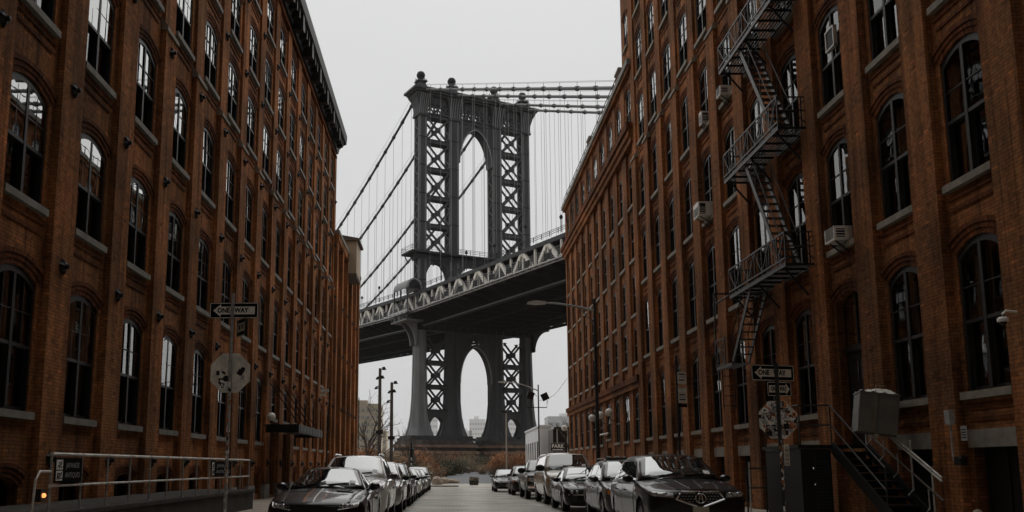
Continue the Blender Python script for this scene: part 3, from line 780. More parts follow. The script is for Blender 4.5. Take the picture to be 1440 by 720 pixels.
# tower columns: upper legs
for i, tc in enumerate(TC):
    m = MB(); h = HT[i]
    z0, z1 = 36.0, 86.3
    m.box(tc - h + .18, tc + h - .18, -HA + .18, HA - .18, z0, z1, SD)
    for st in (-1, 1):
        for sa in (-1, 1):
            x0, x1 = sorted((tc + st * h, tc + st * (h - .5))); y0, y1 = sorted((sa * HA, sa * (HA - .5)))
            m.box(x0, x1, y0, y1, z0, z1, M['steel_edge'])
    for sa in (-1, 1):                                       # plated faces with seams
        y0, y1 = sorted((sa * (HA - .06), sa * (HA - .2)))
        m.box(tc - h + .5, tc + h - .5, y0, y1, z0, z1, S)
        zz = z0 + 2
        while zz < z1:
            y0, y1 = sorted((sa * (HA + .02), sa * (HA - .2)))
            m.box(tc - h + .02, tc + h - .02, y0, y1, zz, zz + .22, SD); zz += 7.1
    for st in (-1, 1):                                       # laced faces
        zz = z0 + 0.5; k = 0
        while zz + 2.0 < z1:
            x = tc + st * (h - .08)
            a0, a1 = (-HA + .3, HA - .3) if k % 2 == 0 else (HA - .3, -HA + .3)
            m.bar((x, a0, zz), (x, a1, zz + 1.9), .2, .12, M['steel_edge'], up=(st, 0, 0))
            zz += 1.9; k += 1
    col = m.build('tower_column', BR)
    # flared lower leg
    m = MB(); prof = [(36.5, 1.4, 1.1), (31.0, 1.5, 1.15), (24, 1.65, 1.25), (17, 1.8, 1.4), (13, 2.1, 1.7), (10.2, 2.65, 2.1), (8.4, 3.3, 2.7)]
    k = 1.12 if i in (1, 2) else 1.0
    ring = [(-1, -.45), (-.45, -1), (-.22, -1), (-.18, -.9), (.18, -.9), (.22, -1), (.45, -1), (1, -.45), (1, -.22), (.9, -.18), (.9, .18), (1, .22), (1, .45), (.45, 1), (.22, 1), (.18, .9), (-.18, .9), (-.22, 1), (-.45, 1), (-1, .45), (-1, .22), (-.9, .18), (-.9, -.18), (-1, -.22)]
    P = [(tc + x * w * k, y * d, z) for z, w, d in prof for x, y in ring]; N = len(ring)
    Fc = [(r * N + j, r * N + (j + 1) % N, (r + 1) * N + (j + 1) % N, (r + 1) * N + j) for r in range(len(prof) - 1) for j in range(N)]
    m.add(P, Fc, SPL if i == 0 else S)  # near outer leg drawn paler than the other three
    w, d = 3.6 * k, 3.0
    m.box(tc - w, tc + w, -d, d, 7.9, 8.42, S); m.box(tc - w - .5, tc + w + .5, -d - .5, d + .5, 7.35, 7.9, S)
    m.build('tower_leg', BR)['label'] = 'flared riveted tower leg under the deck'

def panel(t0, t1, z0, z1, name='cross_brace', two=True):
    m = MB()
    for a in ((-1.05, 1.05) if two else (0,)):
        for (p, r) in (((t0, z0), (t1, z1)), ((t0, z1), (t1, z0))):
            m.bar(q(p[0], a, p[1]), q(r[0], a, r[1]), .46, .25, S, up=(0, -1, 0))
        tm, zm = (t0 + t1) / 2, (z0 + z1) / 2
        g = 0.72
        m.prism([(tm + g * 1.1 * math.cos(R(22.5 + 45 * i)), zm + g * math.sin(R(22.5 + 45 * i))) for i in range(8)], 'y', -a - .13, -a + .13, S)
        for (p, r) in ((t0, z0), (t1, z1), (t0, z1), (t1, z0)):
            s1 = .9 if p == t0 else -.9; s2 = .9 if r == z0 else -.9
            m.add([(p, -a - .12, r), (p + s1, -a - .12, r), (p, -a - .12, r + s2), (p, -a + .12, r), (p + s1, -a + .12, r), (p, -a + .12, r + s2)], [(0, 1, 2), (3, 4, 5), (1, 4, 5, 2), (0, 3, 4, 1)], S)
    m.box(t0 - .02, t1 + .02, -1.25, 1.25, z0 - .42, z0 + .42, S)
    m.box(t0 - .02, t1 + .02, -1.42, 1.42, z0 + .42, z0 + .56, SD)
    return m.build(name, BR)
lev = [86.3, 79.6, 72.5, 65.4, 58.4, 51.6]
for (i, j) in ((0, 1), (2, 3)):
    t0, t1 = TC[i] + HT[i] - .05, TC[j] - HT[j] + .05
    for z1, z0 in zip(lev, lev[1:]): panel(t0, t1, z0 + .2, z1 - .2)
    lw = [31.4, 25.5, 19.8, 14.0]
    t0, t1 = TC[i] + 1.6, TC[j] - 1.75
    for z1, z0 in zip(lw, lw[1:]): panel(t0, t1, z0, z1)
    m = MB()                                                # curved knee under the lowest strut
    n = 10; pts = []
    for s_ in range(n + 1):
        t = s_ / n; x = t0 + (t1 - t0) * t
        pts.append((x, 12.9 - 3.6 * abs(2 * t - 1) ** 2.6))
    for (a, b), (c_, d_) in zip(pts, pts[1:]):
        m.prism([(a, 13.7), (c_, 13.7), (c_, d_), (a, b)], 'y', -1.1, 1.1, S)
    m.build('knee_brace', BR)

def gothic(tl, tr, zs, za, n=12):
    tm = (tl + tr) / 2; out = []
    for s_ in range(n + 1):
        u = s_ / n; out.append((tl + (tm - tl) * (1 - math.cos(u * math.pi / 2 * .92)) / (1 - math.cos(math.pi / 2 * .92)), zs + (za - zs) * math.sin(u * math.pi / 2 * .92) / math.sin(math.pi / 2 * .92)))
    return out + [(2 * tm - x, z) for x, z in out[-2::-1]]
def arch_part(tl, tr, zs, za, band, top, depth, name):
    m = MB(); A = gothic(tl, tr, zs, za); tm = (tl + tr) / 2
    B = [(tm + (x - tm) * (1 + 2 * band / (tr - tl)), z + band) for x, z in A]
    for i in range(len(A) - 1):
        m.prism([A[i], A[i + 1], B[i + 1], B[i]], 'y', -depth, depth, S)
        for y in (-depth - .12, depth):                   # raised rim
            C = [(tm + (x - tm) * (1 + .5 / (tr - tl)), z + .25) for x, z in (A[i], A[i + 1])]
            m.prism([A[i], A[i + 1], C[1], C[0]], 'y', y, y + .12, SPL)
    # spandrel lattice
    n = len(A) - 1
    for i in range(1, n):
        x, z = B[i]
        if top - z > .8 and abs(x - tm) > 1.2:
            for y in (-depth + .2, depth - .2):
                m.bar((x, y, z - .2), (x, y, top), .22, .22, S)
                x2 = x + (1.1 if x < tm else -1.1)
                m.bar((x, y, z), (x2, y, top), .2, .2, S)
    for sg in (-1, 1):
        e = tl - 1.0 if sg < 0 else tr + 1.0
        for y in (-depth + .2, depth - .2):
            m.bar((e, y, top - .3), (tm + sg * 1.4, y, za + .3), .3, .4, S)
            m.bar((e, y, zs + 1.0), (tm + sg * 2.6, y, top - .2), .26, .34, S)
            m.bar((e + sg * .1, y, za - 1.8), (tm + sg * 3.8, y, top - .1), .26, .3, S)
    return m.build(name, BR)
arch_part(10.2, 19.1, 75.6, 84.6, 0.85, 86.0, 1.35, 'tower_arch')
arch_part(10.45, 18.8, 21.0, 29.8, 0.8, 33.0, 0.95, 'tower_arch')
for sg, t in ((-1, 10.45), (1, 18.8)):                     # jambs of the lower arch running into the legs
    m = MB(); x0, x1 = sorted((t, t + sg * .9)); m.box(x0, x1, -.9, .9, 13.0, 21.0, S); m.build('arch_jamb', BR)

# entablature
m = MB()
tl, tr = TC[0] - HT[0], TC[3] + HT[3]
m.box(tl, tr, -1.3, 1.3, 85.9, 86.7, S)
m.box(tl - .25, tr + .25, -1.7, 1.7, 86.7, 87.0, S)
m.box(tl, tr, -1.25, 1.25, 89.5, 91.3, S)
for z0, z1, e in ((91.3, 91.7, .8), (91.7, 92.2, 1.5), (92.2, 92.75, 2.0)):
    m.box(tl - e, tr + e, -1.5 - e, 1.5 + e, z0, z1, S)
for (i, j) in ((0, 1), (1, 2), (2, 3)):
    t0, t1 = TC[i] + HT[i], TC[j] - HT[j]; n = 5 if i == 1 else 3
    for k in range(n):
        a0, a1 = t0 + (t1 - t0) * k / n, t0 + (t1 - t0) * (k + 1) / n
        for y in (-1.2, 1.2):
            m.bar((a0, y, 87.0), (a1, y, 89.5), .3, .3, S, up=(0, 1, 0)); m.bar((a0, y, 89.5), (a1, y, 87.0), .3, .3, S, up=(0, 1, 0))
            m.bar((a0, y, 87.0), (a0, y, 92), .3, .34, S); m.bar(((a0 + a1) / 2, y * 1.06, 88.2), ((a0 + a1) / 2, y * 1.06, 91.3), .2, .2, S)
m.build('entablature', BR)
for i, tc in enumerate(TC):                               # scrolled consoles over each column
    m = MB(); h = HT[i]
    for z0, z1, e0, e1 in ((86.0, 86.5, .35, .35), (86.5, 88.4, .15, .25), (88.4, 90.2, .25, .7), (90.2, 91.4, .7, 1.3)):
        P = [(tc - h - e0, -HA - e0, z0), (tc + h + e0, -HA - e0, z0), (tc + h + e0, HA + e0, z0), (tc - h - e0, HA + e0, z0),
             (tc - h - e1, -HA - e1, z1), (tc + h + e1, -HA - e1, z1), (tc + h + e1, HA + e1, z1), (tc - h - e1, HA + e1, z1)]
        m.add(P, [(0, 3, 2, 1), (4, 5, 6, 7), (0, 1, 5, 4), (1, 2, 6, 5), (2, 3, 7, 6), (3, 0, 4, 7)], S)
    for k in range(5):
        x = tc - h + (2 * h) * k / 4
        m.tube([(x, -HA - .25, 86.5), (x, -HA - .4, 88.4), (x, -HA - .85, 90.2), (x, -HA - 1.4, 91.3)], .13, SPL, 5)
    m.build('console', BR)
    # finial
    m = MB()
    P = [(tc - 1.5, -1.7, 92.75), (tc + 1.5, -1.7, 92.75), (tc + 1.5, 1.7, 92.75), (tc - 1.5, 1.7, 92.75), (tc - .75, -.75, 95.1), (tc + .75, -.75, 95.1), (tc + .75, .75, 95.1), (tc - .75, .75, 95.1)]
    m.add(P, [(0, 3, 2, 1), (4, 5, 6, 7), (0, 1, 5, 4), (1, 2, 6, 5), (2, 3, 7, 6), (3, 0, 4, 7)], S)
    m.box(tc - 1.25, tc + 1.25, -1.25, 1.25, 95.0, 95.35, S)
    m.lathe([(.0001, 95.3), (.55, 95.3), (.4, 95.8), (.5, 96.1)], S, 12, (tc, 0, 0))
    for k in range(10):
        t = 2 * math.pi * k / 10; m.tube([(tc + 1.2 * math.cos(t), 1.2 * math.sin(t), 95.3), (tc + 1.35 * math.cos(t), 1.35 * math.sin(t), 95.8)], .12, S, 4)
    m.build('finial_base', BR)
    m = MB(); m.ball((tc, 0, 96.85), .92, SD, 14)
    for k in range(6):
        t = math.pi * k / 6
        m.tube([(tc + 1.0 * math.cos(t) * math.cos(s_), 1.0 * math.sin(t) * math.cos(s_), 96.85 + 1.0 * math.sin(s_)) for s_ in [2 * math.pi * u / 20 for u in range(21)]], .08, S, 4)
    m.build('finial_ball', BR)

# platform round the legs above the roadway
m = MB()
m.box(-3.5, 32.8, -3.1, 3.1, 51.35, 51.6, SD); m.box(-3.55, 32.85, -3.15, 3.15, 51.6, 51.85, S)
m.box(-1.5, 30.8, -1.5, 1.5, 50.2, 51.35, S)
for a in (-3.1, 3.1):
    for z in (52.3, 52.75, 53.1): m.bar((-3.5, a, z), (32.8, a, z), .07, .07, S)
    for k in range(15): m.bar((-3.5 + k * 36.3 / 14, a, 51.8), (-3.5 + k * 36.3 / 14, a, 53.15), .1, .1, S)
for t in (-3.5, 32.8):
    for z in (52.3, 52.75, 53.1): m.bar((t, -3.1, z), (t, 3.1, z), .07, .07, S)
for t in (-2.6, 4.2, 25, 31.9):
    m.bar((t, -3, 51.3), (t, -1.2, 49.4), .2, .2, S); m.bar((t, 3, 51.3), (t, 1.2, 49.4), .2, .2, S)
m.build('platform', BR)
for (i, j) in ((0, 1), (1, 2), (2, 3)):                   # portal bracing between platform and roadway
    t0, t1 = TC[i] + HT[i] - .05, TC[j] - HT[j] + .05; m = MB(); n = 10
    for s_ in range(n):
        f = lambda u: 49.6 - 3.4 * abs(2 * u - 1) ** 3
        a, b = t0 + (t1 - t0) * s_ / n, t0 + (t1 - t0) * (s_ + 1) / n
        m.prism([(a, 50.3), (b, 50.3), (b, f((s_ + 1) / n)), (a, f(s_ / n))], 'y', -1.1, 1.1, S)
    m.build('portal_brace', BR)

# masonry piers
for (i, j) in ((0, 1), (2, 3)):
    m = MB(); t0, t1 = TC[i] - 5.2, TC[j] + 5.0
    def course(z0, z1, e0, e1, mm):
        P = []
        for z, e in ((z0, e0), (z1, e1)):
            c_ = 2.6
            P += [(t0 - e + c_, -6.2 - e, z), (t1 + e - c_, -6.2 - e, z), (t1 + e, -6.2 - e + c_, z), (t1 + e, 6.2 + e - c_, z), (t1 + e - c_, 6.2 + e, z), (t0 - e + c_, 6.2 + e, z), (t0 - e, 6.2 + e - c_, z), (t0 - e, -6.2 - e + c_, z)]
        m.add(P, [tuple(range(8))[::-1], tuple(range(8, 16))] + [(k, (k + 1) % 8, 8 + (k + 1) % 8, 8 + k) for k in range(8)], mm)
    course(6.3, 7.35, -.1, -.9, M['pier_dark']); course(5.7, 6.3, .15, .0, M['pier']); course(4.9, 5.7, -.3, -.3, M['pier_dark']); course(4.2, 4.9, .5, .25, M['pier']); course(2.9, 4.2, .0, .0, M['pier']); course(2.2, 2.9, .7, .5, M['pier_dark']); course(-.5, 2.2, .4, .4, M['pier'])
    m.build('masonry_pier', BR)
    m = MB(); m.box(t0 + 2, t1 - 2, 6.5, 9, -.5, 3.2, M['pier_dark']); m.build('pier_wing', BR)

# deck brackets: curved corbels carrying the walkway round the outer legs, and the transverse girder
for side, t in ((-1, -1.4), (1, 30.7)):
    m = MB(); pts = [(t, 29.5), (t, 36.2), (t + side * 4.6, 36.2), (t + side * 4.6, 35.4)]
    n = 10
    for k in range(n + 1):
        u = math.pi / 2 * k / n
        pts.append((t + side * 4.6 - side * 4.2 * math.sin(u) if k else t + side * 4.6, 35.0 - 5.5 * (1 - math.cos(u))))
    m.prism(pts, 'y', -1.7, -1.2, SPL if side < 0 else SD); m.prism(pts, 'y', 1.2, 1.7, SPL if side < 0 else SD)  # near corbel drawn pale, far one dark
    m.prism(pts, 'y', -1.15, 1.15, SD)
    m.build('corbel', BR)
m = MB(); m.box(-1.2, 30.4, -1.3, 1.3, 33.2, 36.1, SD)
for t in range(0, 30, 2): m.box(t, t + .15, -1.5, 1.5, 33.2, 36.1, S)
m.build('cross_girder', BR)

# deck
A0, A1, ST = -300.0, 110.0, 5.5
NA = int((A1 - A0) / ST)
As = [A0 + ST * i for i in range(NA + 1)]
def run(m, t0, t1, z0, z1, mm, a0=A0, a1=A1):
    aa = [a for a in As if a0 <= a <= a1]
    for a, b in zip(aa, aa[1:]):
        P = []
        for x in (a, b):
            dz = zdeck(x)
            P += [q(t0, x, z0 + dz), q(t1, x, z0 + dz), q(t1, x, z1 + dz), q(t0, x, z1 + dz)]
        m.add(P, [(0, 1, 2, 3), (7, 6, 5, 4), (0, 4, 5, 1), (1, 5, 6, 2), (2, 6, 7, 3), (3, 7, 4, 0)], mm)
m = MB()
run(m, -4.3, 33.5, 36.35, 36.75, SD)
run(m, -.6, 9.5, 42.15, 42.5, SD); run(m, 19.8, 30.6, 42.15, 42.5, SD)
for a in As:
    dz = zdeck(a)
    P = [(-4.2, 36.34), (33.4, 36.34), (33.4, 35.9), (29.5, 34.3), (-.3, 34.3), (-4.2, 35.9)]
    m.prism([(t, z + dz) for t, z in P], 'y', -a - .14, -a + .14, SD)
for t in (2.5, 5, 11, 13, 16, 18.5, 23, 26): run(m, t - .12, t + .12, 35.5, 36.34, SD)
for t in (0.4, 8.53, 20.73, 28.9): run(m, t - .22, t + .22, 33.7, 34.3, SD)
m.build('deck', BR)
m = MB(); run(m, -4.38, -4.28, 36.2, 36.95, M['deck_pale']); run(m, -4.9, -4.38, 36.55, 36.75, M['deck_pale']); m.build('edge_beam', BR)
m = MB(); run(m, 0.05, 0.35, 34.0, 34.25, M['steel_pale']); m.build('inspection_rail', BR)
m = MB(); run(m, 33.5, 33.6, 36.2, 36.95, SD)
for k, a in enumerate(As[:-1]):
    m.bar(q(33.8, a, 36.0 + zdeck(a)), q(33.8, a + 3.4, 36.0 + zdeck(a + 3.4)), .6, .25, M['steel_pale'])
m.build('edge_beam', BR)
# near stiffening truss: cream A-frames between posts, dark top chord
def truss(t, col, name, a0, a1):
    m = MB()
    run(m, t - .35, t + .35, 41.35, 42.15, S, a0, a1); run(m, t - .35, t + .35, 36.75, 37.35, S, a0, a1)
    a = math.floor(a0 / 8.8) * 8.8
    while a < a1 - 8.8:
        dz = zdeck(a + 4.4)
        m.bar(q(t, a + .3, 37.2 + zdeck(a)), q(t, a + 4.0, 41.3 + dz), .72, .6, col, up=(1, 0, 0))
        m.bar(q(t, a + 8.5, 37.2 + zdeck(a + 8.8)), q(t, a + 4.8, 41.3 + dz), .72, .6, col, up=(1, 0, 0))
        m.bar(q(t, a + 4.4, 37.2 + dz), q(t, a + 4.4, 41.4 + dz), .3, .3, col)
        m.bar(q(t, a, 37.2 + zdeck(a)), q(t, a, 41.4 + zdeck(a)), .36, .4, col)
        m.bar(q(t - .05, a + 3.7, 41.15 + dz), q(t - .05, a + 5.1, 41.15 + dz), .5, .6, col)
        a += 8.8
    return m.build(name, BR)
truss(-1.0, M['steel_white'], 'stiffening_truss', -170, 100)['label'] = 'cream A-frame truss along the walkway'
for t in (8.53, 20.73, 29.8): truss(t, S, 'stiffening_truss', -150, 100)
# walkway fence
m = MB(); a = -170.0; k = 0
while a < 100:
    dz = zdeck(a); bump = -1.6 if -4 < a < 6 else 0.0
    m.bar(q(-4.35 + bump, a, 36.7 + dz), q(-4.35 + bump, a, 38.9 + dz), .14, .14, S)
    m.bar(q(-4.35 + bump, a, 36.5 + dz), q(-5.0 + bump, a, 36.3 + dz), .12, .12, S)
    b = a + 2.2; dz2 = zdeck(b)
    for z in (37.0, 37.35, 37.7, 38.05, 38.4, 38.85):
        m.bar(q(-4.35 + bump, a, z + dz), q(-4.35 + bump, b, z + dz2), .05, .06, M['deck_pale'])
    if k % 3 == 0: m.box(-4.42 + bump, -4.38 + bump, -b + .25, -a - .25, 37.15 + dz, 38.3 + dz, SD)
    a += 2.2; k += 1
m.build('walkway_fence', BR)
for t in (-1.3, 30.5):
    m = MB(); a = -170.0
    while a < 100:
        dz = zdeck(a)
        m.bar(q(t, a, 42.5 + dz), q(t, a, 43.6 + dz), .1, .1, SD)
        for z in (42.9, 43.25, 43.55): m.bar(q(t, a, z + dz), q(t, a + 2.75, z + zdeck(a + 2.75)), .06, .08, SD)
        a += 2.75
    m.build('roadway_railing', BR)
# round lookout bay with its brackets and barrel hood beside the near leg
m = MB()
m.box(-6.1, -4.2, -6.2, 4.2, 36.35, 36.75, SPL); m.box(-6.2, -6.1, -6.2, 4.2, 36.2, 37.0, M['deck_pale'])
m.box(-6.0, -1.5, -5.2, 3.4, 34.6, 34.9, SPL)
for a in (-3.4, -1.1, 1.2, 3.5, 5.2):
    m.tube([q(-6.0, a, 36.3), q(-6.25, a, 35.8), q(-5.7, a, 35.3), q(-5.9, a, 34.8)], .14, SPL, 5)
m.build('lookout_bay', BR)
m = MB(); n = 12
pr = [(-2.9 + 2.0 * math.cos(math.pi * k / n), 42.6 + 2.4 * math.sin(math.pi * k / n)) for k in range(n + 1)]
pi_ = [(-2.9 + 1.6 * math.cos(math.pi * k / n), 42.6 + 2.0 * math.sin(math.pi * k / n)) for k in range(n + 1)]
m.prism(pr + pi_[::-1], 'y', -3.4, 4.6, SPL)
m.prism([(x, z) for x, z in pr], 'y', -3.0, -2.9, SD)
for x in (-4.7, -1.1):
    for y in (-3.2, 0.6, 4.4): m.bar((x, y, 36.7), (x, y, 42.7), .3, .3, S)
m.build('hood', BR)
# lamps on the deck
def deck_lamp(t, a, h):
    m = MB(); dz = zdeck(a); z = 42.5 + dz
    m.tube([q(t, a, z), q(t, a, z + h)], .09, S, 5)
    m.lathe([(.0001, h + z - .1), (.28, h + z + .1), (.34, h + z + .45), (.12, h + z + .8), (.0001, h + z + .85)], SD, 8, (t, -a, 0))
    return m.build('deck_lamp', BR)
for k, a in enumerate(range(-82, 70, 12)):
    if abs(a) < 5: continue
    deck_lamp(-1.3, a, 2.4 + (k % 2) * 1.1); deck_lamp(30.5, a + 4, 3.2)
# cables and suspenders
def zc(a): return 93.2 - .44 * (-a) + .0010 * a * a if a < 0 else 93.2 - .378 * a + .00004 * a * a
sus = []
for i, t in enumerate(TC):
    m = MB()
    m.tube([q(t, -220 + 10 * k, zc(-220 + 10 * k)) for k in range(23)], .32, M['cable'], 8)
    m.tube([q(t, 4 * k, zc(4 * k)) for k in range(28)], .30, M['cable_pale'], 8)
    for k in range(-36, 19):
        a = k * 5.5
        if abs(a) < 3: continue
        d = Vector(q(0, 1, zc(a + .5) - zc(a - .5))).normalized() * .35; p = Vector(q(t, a, zc(a)))
        m.tube([p - d, p + d], .47, M['cable'], 7)
        m.tube([p, p + Vector((0, 0, 1.2))], .05, M['cable'], 4)
    for s_ in (-.45, .45): m.tube([q(t + s_, -200 + 10 * k, zc(-200 + 10 * k) + 1.25) for k in range(30)], .03, M['cable'], 4)
    m.build('main_cable', BR)
    for k in range(-19, 15):
        a = k * 5.5
        if abs(a) < 4: continue
        if a > 22 and i >= 2 and a > 60: continue
        sus.append((i, a, t))
sus.sort(key=lambda s_: (s_[0] not in (0, 1), -s_[1] if s_[1] > 0 else s_[1] * -1))
def sus_geo(m, t, a):
    zt, zb = zc(a), 42.2 + zdeck(a)
    if zt - zb < 1: return
    for d in (0.0,): m.tube([q(t, a + d, zb), q(t, a + d, zt)], .042, M['suspender'], 4)
for i, a, t in sus[:98]:
    m = MB(); sus_geo(m, t, a)
    if m.v: m.build('suspender', BR)
m = MB()
for i, a, t in sus[98:]: sus_geo(m, t, a)
o = m.build('suspender', BR); o['kind'] = 'stuff'
# ------------------------------------------------------------------ cars
def lerp_tab(T, y, k):
    if y <= T[0][0]: return T[0][k]
    for a, b in zip(T, T[1:]):
        if y <= b[0]: return a[k] + (b[k] - a[k]) * (y - a[0]) / (b[0] - a[0])
    return T[-1][k]

def eval_mesh(me, mods):
    ob = bpy.data.objects.new('tmp', me); COL.objects.link(ob)
    for f in mods: f(ob)
    dg = bpy.context.evaluated_depsgraph_get(); dg.update()
    out = bpy.data.meshes.new_from_object(ob.evaluated_get(dg))
    bpy.data.objects.remove(ob)
    return out

class Car:
    def __init__(s, name, label, X, Y, S, C, body_mat, axles, tyre_r=0.34, trim=None, group=None):
        s.L = S[-1][0]; s.S = S; s.C = C; s.bm = body_mat
        z = (gz(Y + axles[0]) + gz(Y + axles[1])) / 2
        slope = (gz(Y + axles[1]) - gz(Y + axles[0])) / (axles[1] - axles[0])
        s.root = thing(name, label, 'car', (X, Y, gz(Y + axles[0]) - slope * axles[0] + 0.006), 0, group)
        s.root.rotation_euler = (math.atan(slope), 0, 0)
        s.W = max(a[1] for a in S); s.axles = axles; s.tr = tyre_r
        s.shell()
        s.wheels(trim or M['rim'])
    def shell(s):
        m = MB(); ys = sorted(set([a[0] for a in s.S] + [s.L * i / 16 for i in range(1, 16)]))
        rows = []
        for y in ys:
            w, zb, zs, zt = (lerp_tab(s.S, y, k) for k in (1, 2, 3, 4))
            h = zs - zb
            half = [(0, zb), (.80 * w, zb), (.955 * w, zb + .10 * h), (.995 * w, zb + .38 * h), (w, zb + .66 * h), (.985 * w, zb + .88 * h), (.93 * w, zs + .1 * (zt - zs)), (.74 * w, zs + .62 * (zt - zs)), (.4 * w, zt - .06 * (zt - zs)), (0, zt)]
            ring = [(x, y, z) for x, z in half] + [(-x, y, z) for x, z in half[-2:0:-1]]
            rows.append(ring)
        N = len(rows[0]); P = [p for r in rows for p in r]
        Fc = [(i * N + j, i * N + (j + 1) % N, (i + 1) * N + (j + 1) % N, (i + 1) * N + j) for i in range(len(rows) - 1) for j in range(N)]
        for base, rev in ((0, False), ((len(rows) - 1) * N, True)):
            for j in range(1, 9):
                f = (base + j, base + j + 1, base + N - j - 1, base + N - j) if j < 8 else (base + 8, base + 9, base + N - 8)
                Fc.append(f)
            Fc.append((base, base + 1, base + N - 1))
        m.add(P, Fc, s.bm)
        me = m.mesh('body')
        cut = MB()
        for ya in s.axles:
            for sg in (-1, 1):
                a, b = sorted((sg * (s.W - .33), sg * (s.W + .3)))
                r = s.tr + .065; n = 22
                cut.prism([(ya + r * math.cos(2 * math.pi * k / n), s.tr + r * math.sin(2 * math.pi * k / n)) for k in range(n)], 'x', a, b, M['plastic'])
        cme = cut.mesh('cut'); co = bpy.data.objects.new('cut', cme); COL.objects.link(co)
        def sub(o):
            md = o.modifiers.new('s', 'SUBSURF'); md.levels = 1; md.render_levels = 1
        def boo(o):
            md = o.modifiers.new('b', 'BOOLEAN'); md.object = co; md.operation = 'DIFFERENCE'; md.solver = 'EXACT'
        plain = eval_mesh(me, [sub])
        bm_ = bmesh.new(); bm_.from_mesh(plain); s.bvh = BVHTree.FromBMesh(bm_); bm_.free()
        out = eval_mesh(me, [sub, boo])
        bpy.data.objects.remove(co)
        if not out.materials: out.materials.append(s.bm)
        out.polygons.foreach_set('use_smooth', [True] * len(out.polygons)); out.set_sharp_from_angle(angle=R(38))
        s.body = link('body', out, s.root)
        # cabin
        c = s.C; yA, zA, yB, zB, yC, zC, yD, zD = c['p']; wb, wr, zb = c['wb'], c['wr'], c['zb']; crown = c.get('crown', .05)
        ys = [yA, yA + .33 * (yB - yA), yA + .66 * (yB - yA), yB - .03, yB + .12, yB + .4 * (yC - yB), yB + .75 * (yC - yB), yC, yC + .4 * (yD - yC), yD]
        rows = []
        zr = max(zB, zC)
        for y in ys:
            if y <= yB: z = zA + (zB - zA) * (y - yA) / (yB - yA)
            elif y <= yC: u = (y - yB) / (yC - yB); z = zB + (zC - zB) * u + c.get('arc', .03) * math.sin(math.pi * u)
            else: z = zC + (zD - zC) * (y - yC) / (yD - yC)
            f = max(0, min(1, (z - zb) / (zr - zb)))
            wt = wb + (wr - wb) * f; cr = crown if yB <= y <= yC else crown + .05 * (1 - f)
            half = [(0, zb - .06), (wb, zb - .06), (wb, min(zb, z)), (wb + (wt - wb) * .55, zb + (z - zb) * .55), (wt, z - .05 * f), (wt * .93, z + .01), (wt * .55, z + cr * .7), (0, z + cr)]
            rows.append([(x, y, zz) for x, zz in half] + [(-x, y, zz) for x, zz in half[-2:0:-1]])
        m = MB(); N = len(rows[0]); P = [p for r in rows for p in r]
        Fc = [(i * N + j, i * N + (j + 1) % N, (i + 1) * N + (j + 1) % N, (i + 1) * N + j) for i in range(len(rows) - 1) for j in range(N)]
        Fc += [tuple(range(N))[::-1], tuple((len(rows) - 1) * N + j for j in range(N))]
        m.add(P, Fc, c.get('mat', s.bm))
        me = m.mesh('cabin')
        out = eval_mesh(me, [sub])
        bm_ = bmesh.new(); bm_.from_mesh(out); s.cbvh = BVHTree.FromBMesh(bm_); bm_.free()
        out.polygons.foreach_set('use_smooth', [True] * len(out.polygons)); out.set_sharp_from_angle(angle=R(60))
        s.cabin = link('roof', out, s.root)
        s.rows = rows
        # glass
        wA = wb - .05; wB = wb + (wr - wb) * 1.0 - .05
        ins = c.get('ins', .06)
        nrm = Vector((0, zB - zA, -(yB - yA))).normalized()
        s.wind = s.patch(s.cbvh, [(-wA + ins, yA + .03, zA + .03), (wA - ins, yA + .03, zA + .03), (wB - ins, yB - .05, zB - .02), (-wB + ins, yB - .05, zB - .02)], nrm, .012, 'windscreen', M['autoglass'], 14, 8, s.root)
        rim = MB()
        for sg in (-1, 1):
            a = s.hit(s.cbvh, (sg * (wA - ins * .4), yA + .02, zA + .03), nrm, .016); b = s.hit(s.cbvh, (sg * (wB - ins * .4), yB - .04, zB - .02), nrm, .016)
            if a and b: rim.tube([a, b], .016, M['plastic'], 5)
        a = [s.hit(s.cbvh, ((wA - ins) * u, yA + .02, zA + .02), nrm, .02) for u in (-1, -.6, -.2, .2, .6, 1)]
        a = [p for p in a if p]
        if len(a) > 2: rim.tube(a, .03, M['plastic'], 5)
        if rim.v: rim.build('windscreen_seal', s.root)
        wp = MB()
        for x0, x1 in ((-.55, -.02), (.05, .62)):
            a = s.hit(s.cbvh, (x0 * wA, yA + .05, zA + .05), nrm, .03); b = s.hit(s.cbvh, (x1 * wA, yA + .12, zA + .09), nrm, .03)
            if a and b: wp.tube([a, b], .012, M['plastic'], 4)
        if wp.v: wp.build('wiper', s.root)
        st = s.patch(s.cbvh, [(.62 * wA, yA + .14, zA + .09), (.78 * wA, yA + .14, zA + .09), (.78 * wA, yA + .26, zA + .15), (.62 * wA, yA + .26, zA + .15)], nrm, .018, 'windscreen_label', M['st_white'], 2, 2, s.root)
        for sg in (-1, 1):
            for (y0, y1, t0, t1) in c.get('side', []):
                zl = zb + .035
                P4 = [(sg, y0, zl), (sg, y1, zl), (sg, y1 - t1, zr - .10), (sg, y0 + t0, zr - .10)]
                s.patch(s.cbvh, P4, Vector((-sg, 0, 0)), .010, 'side_window', M['sideglass'], 5, 6, s.root)
    def hit(s, bvh, p, d, off):
        d = Vector(d); o = Vector(p) - d * 1.6
        h = bvh.ray_cast(o, d)
        if h[0] is None: return None
        return h[0] - d * off
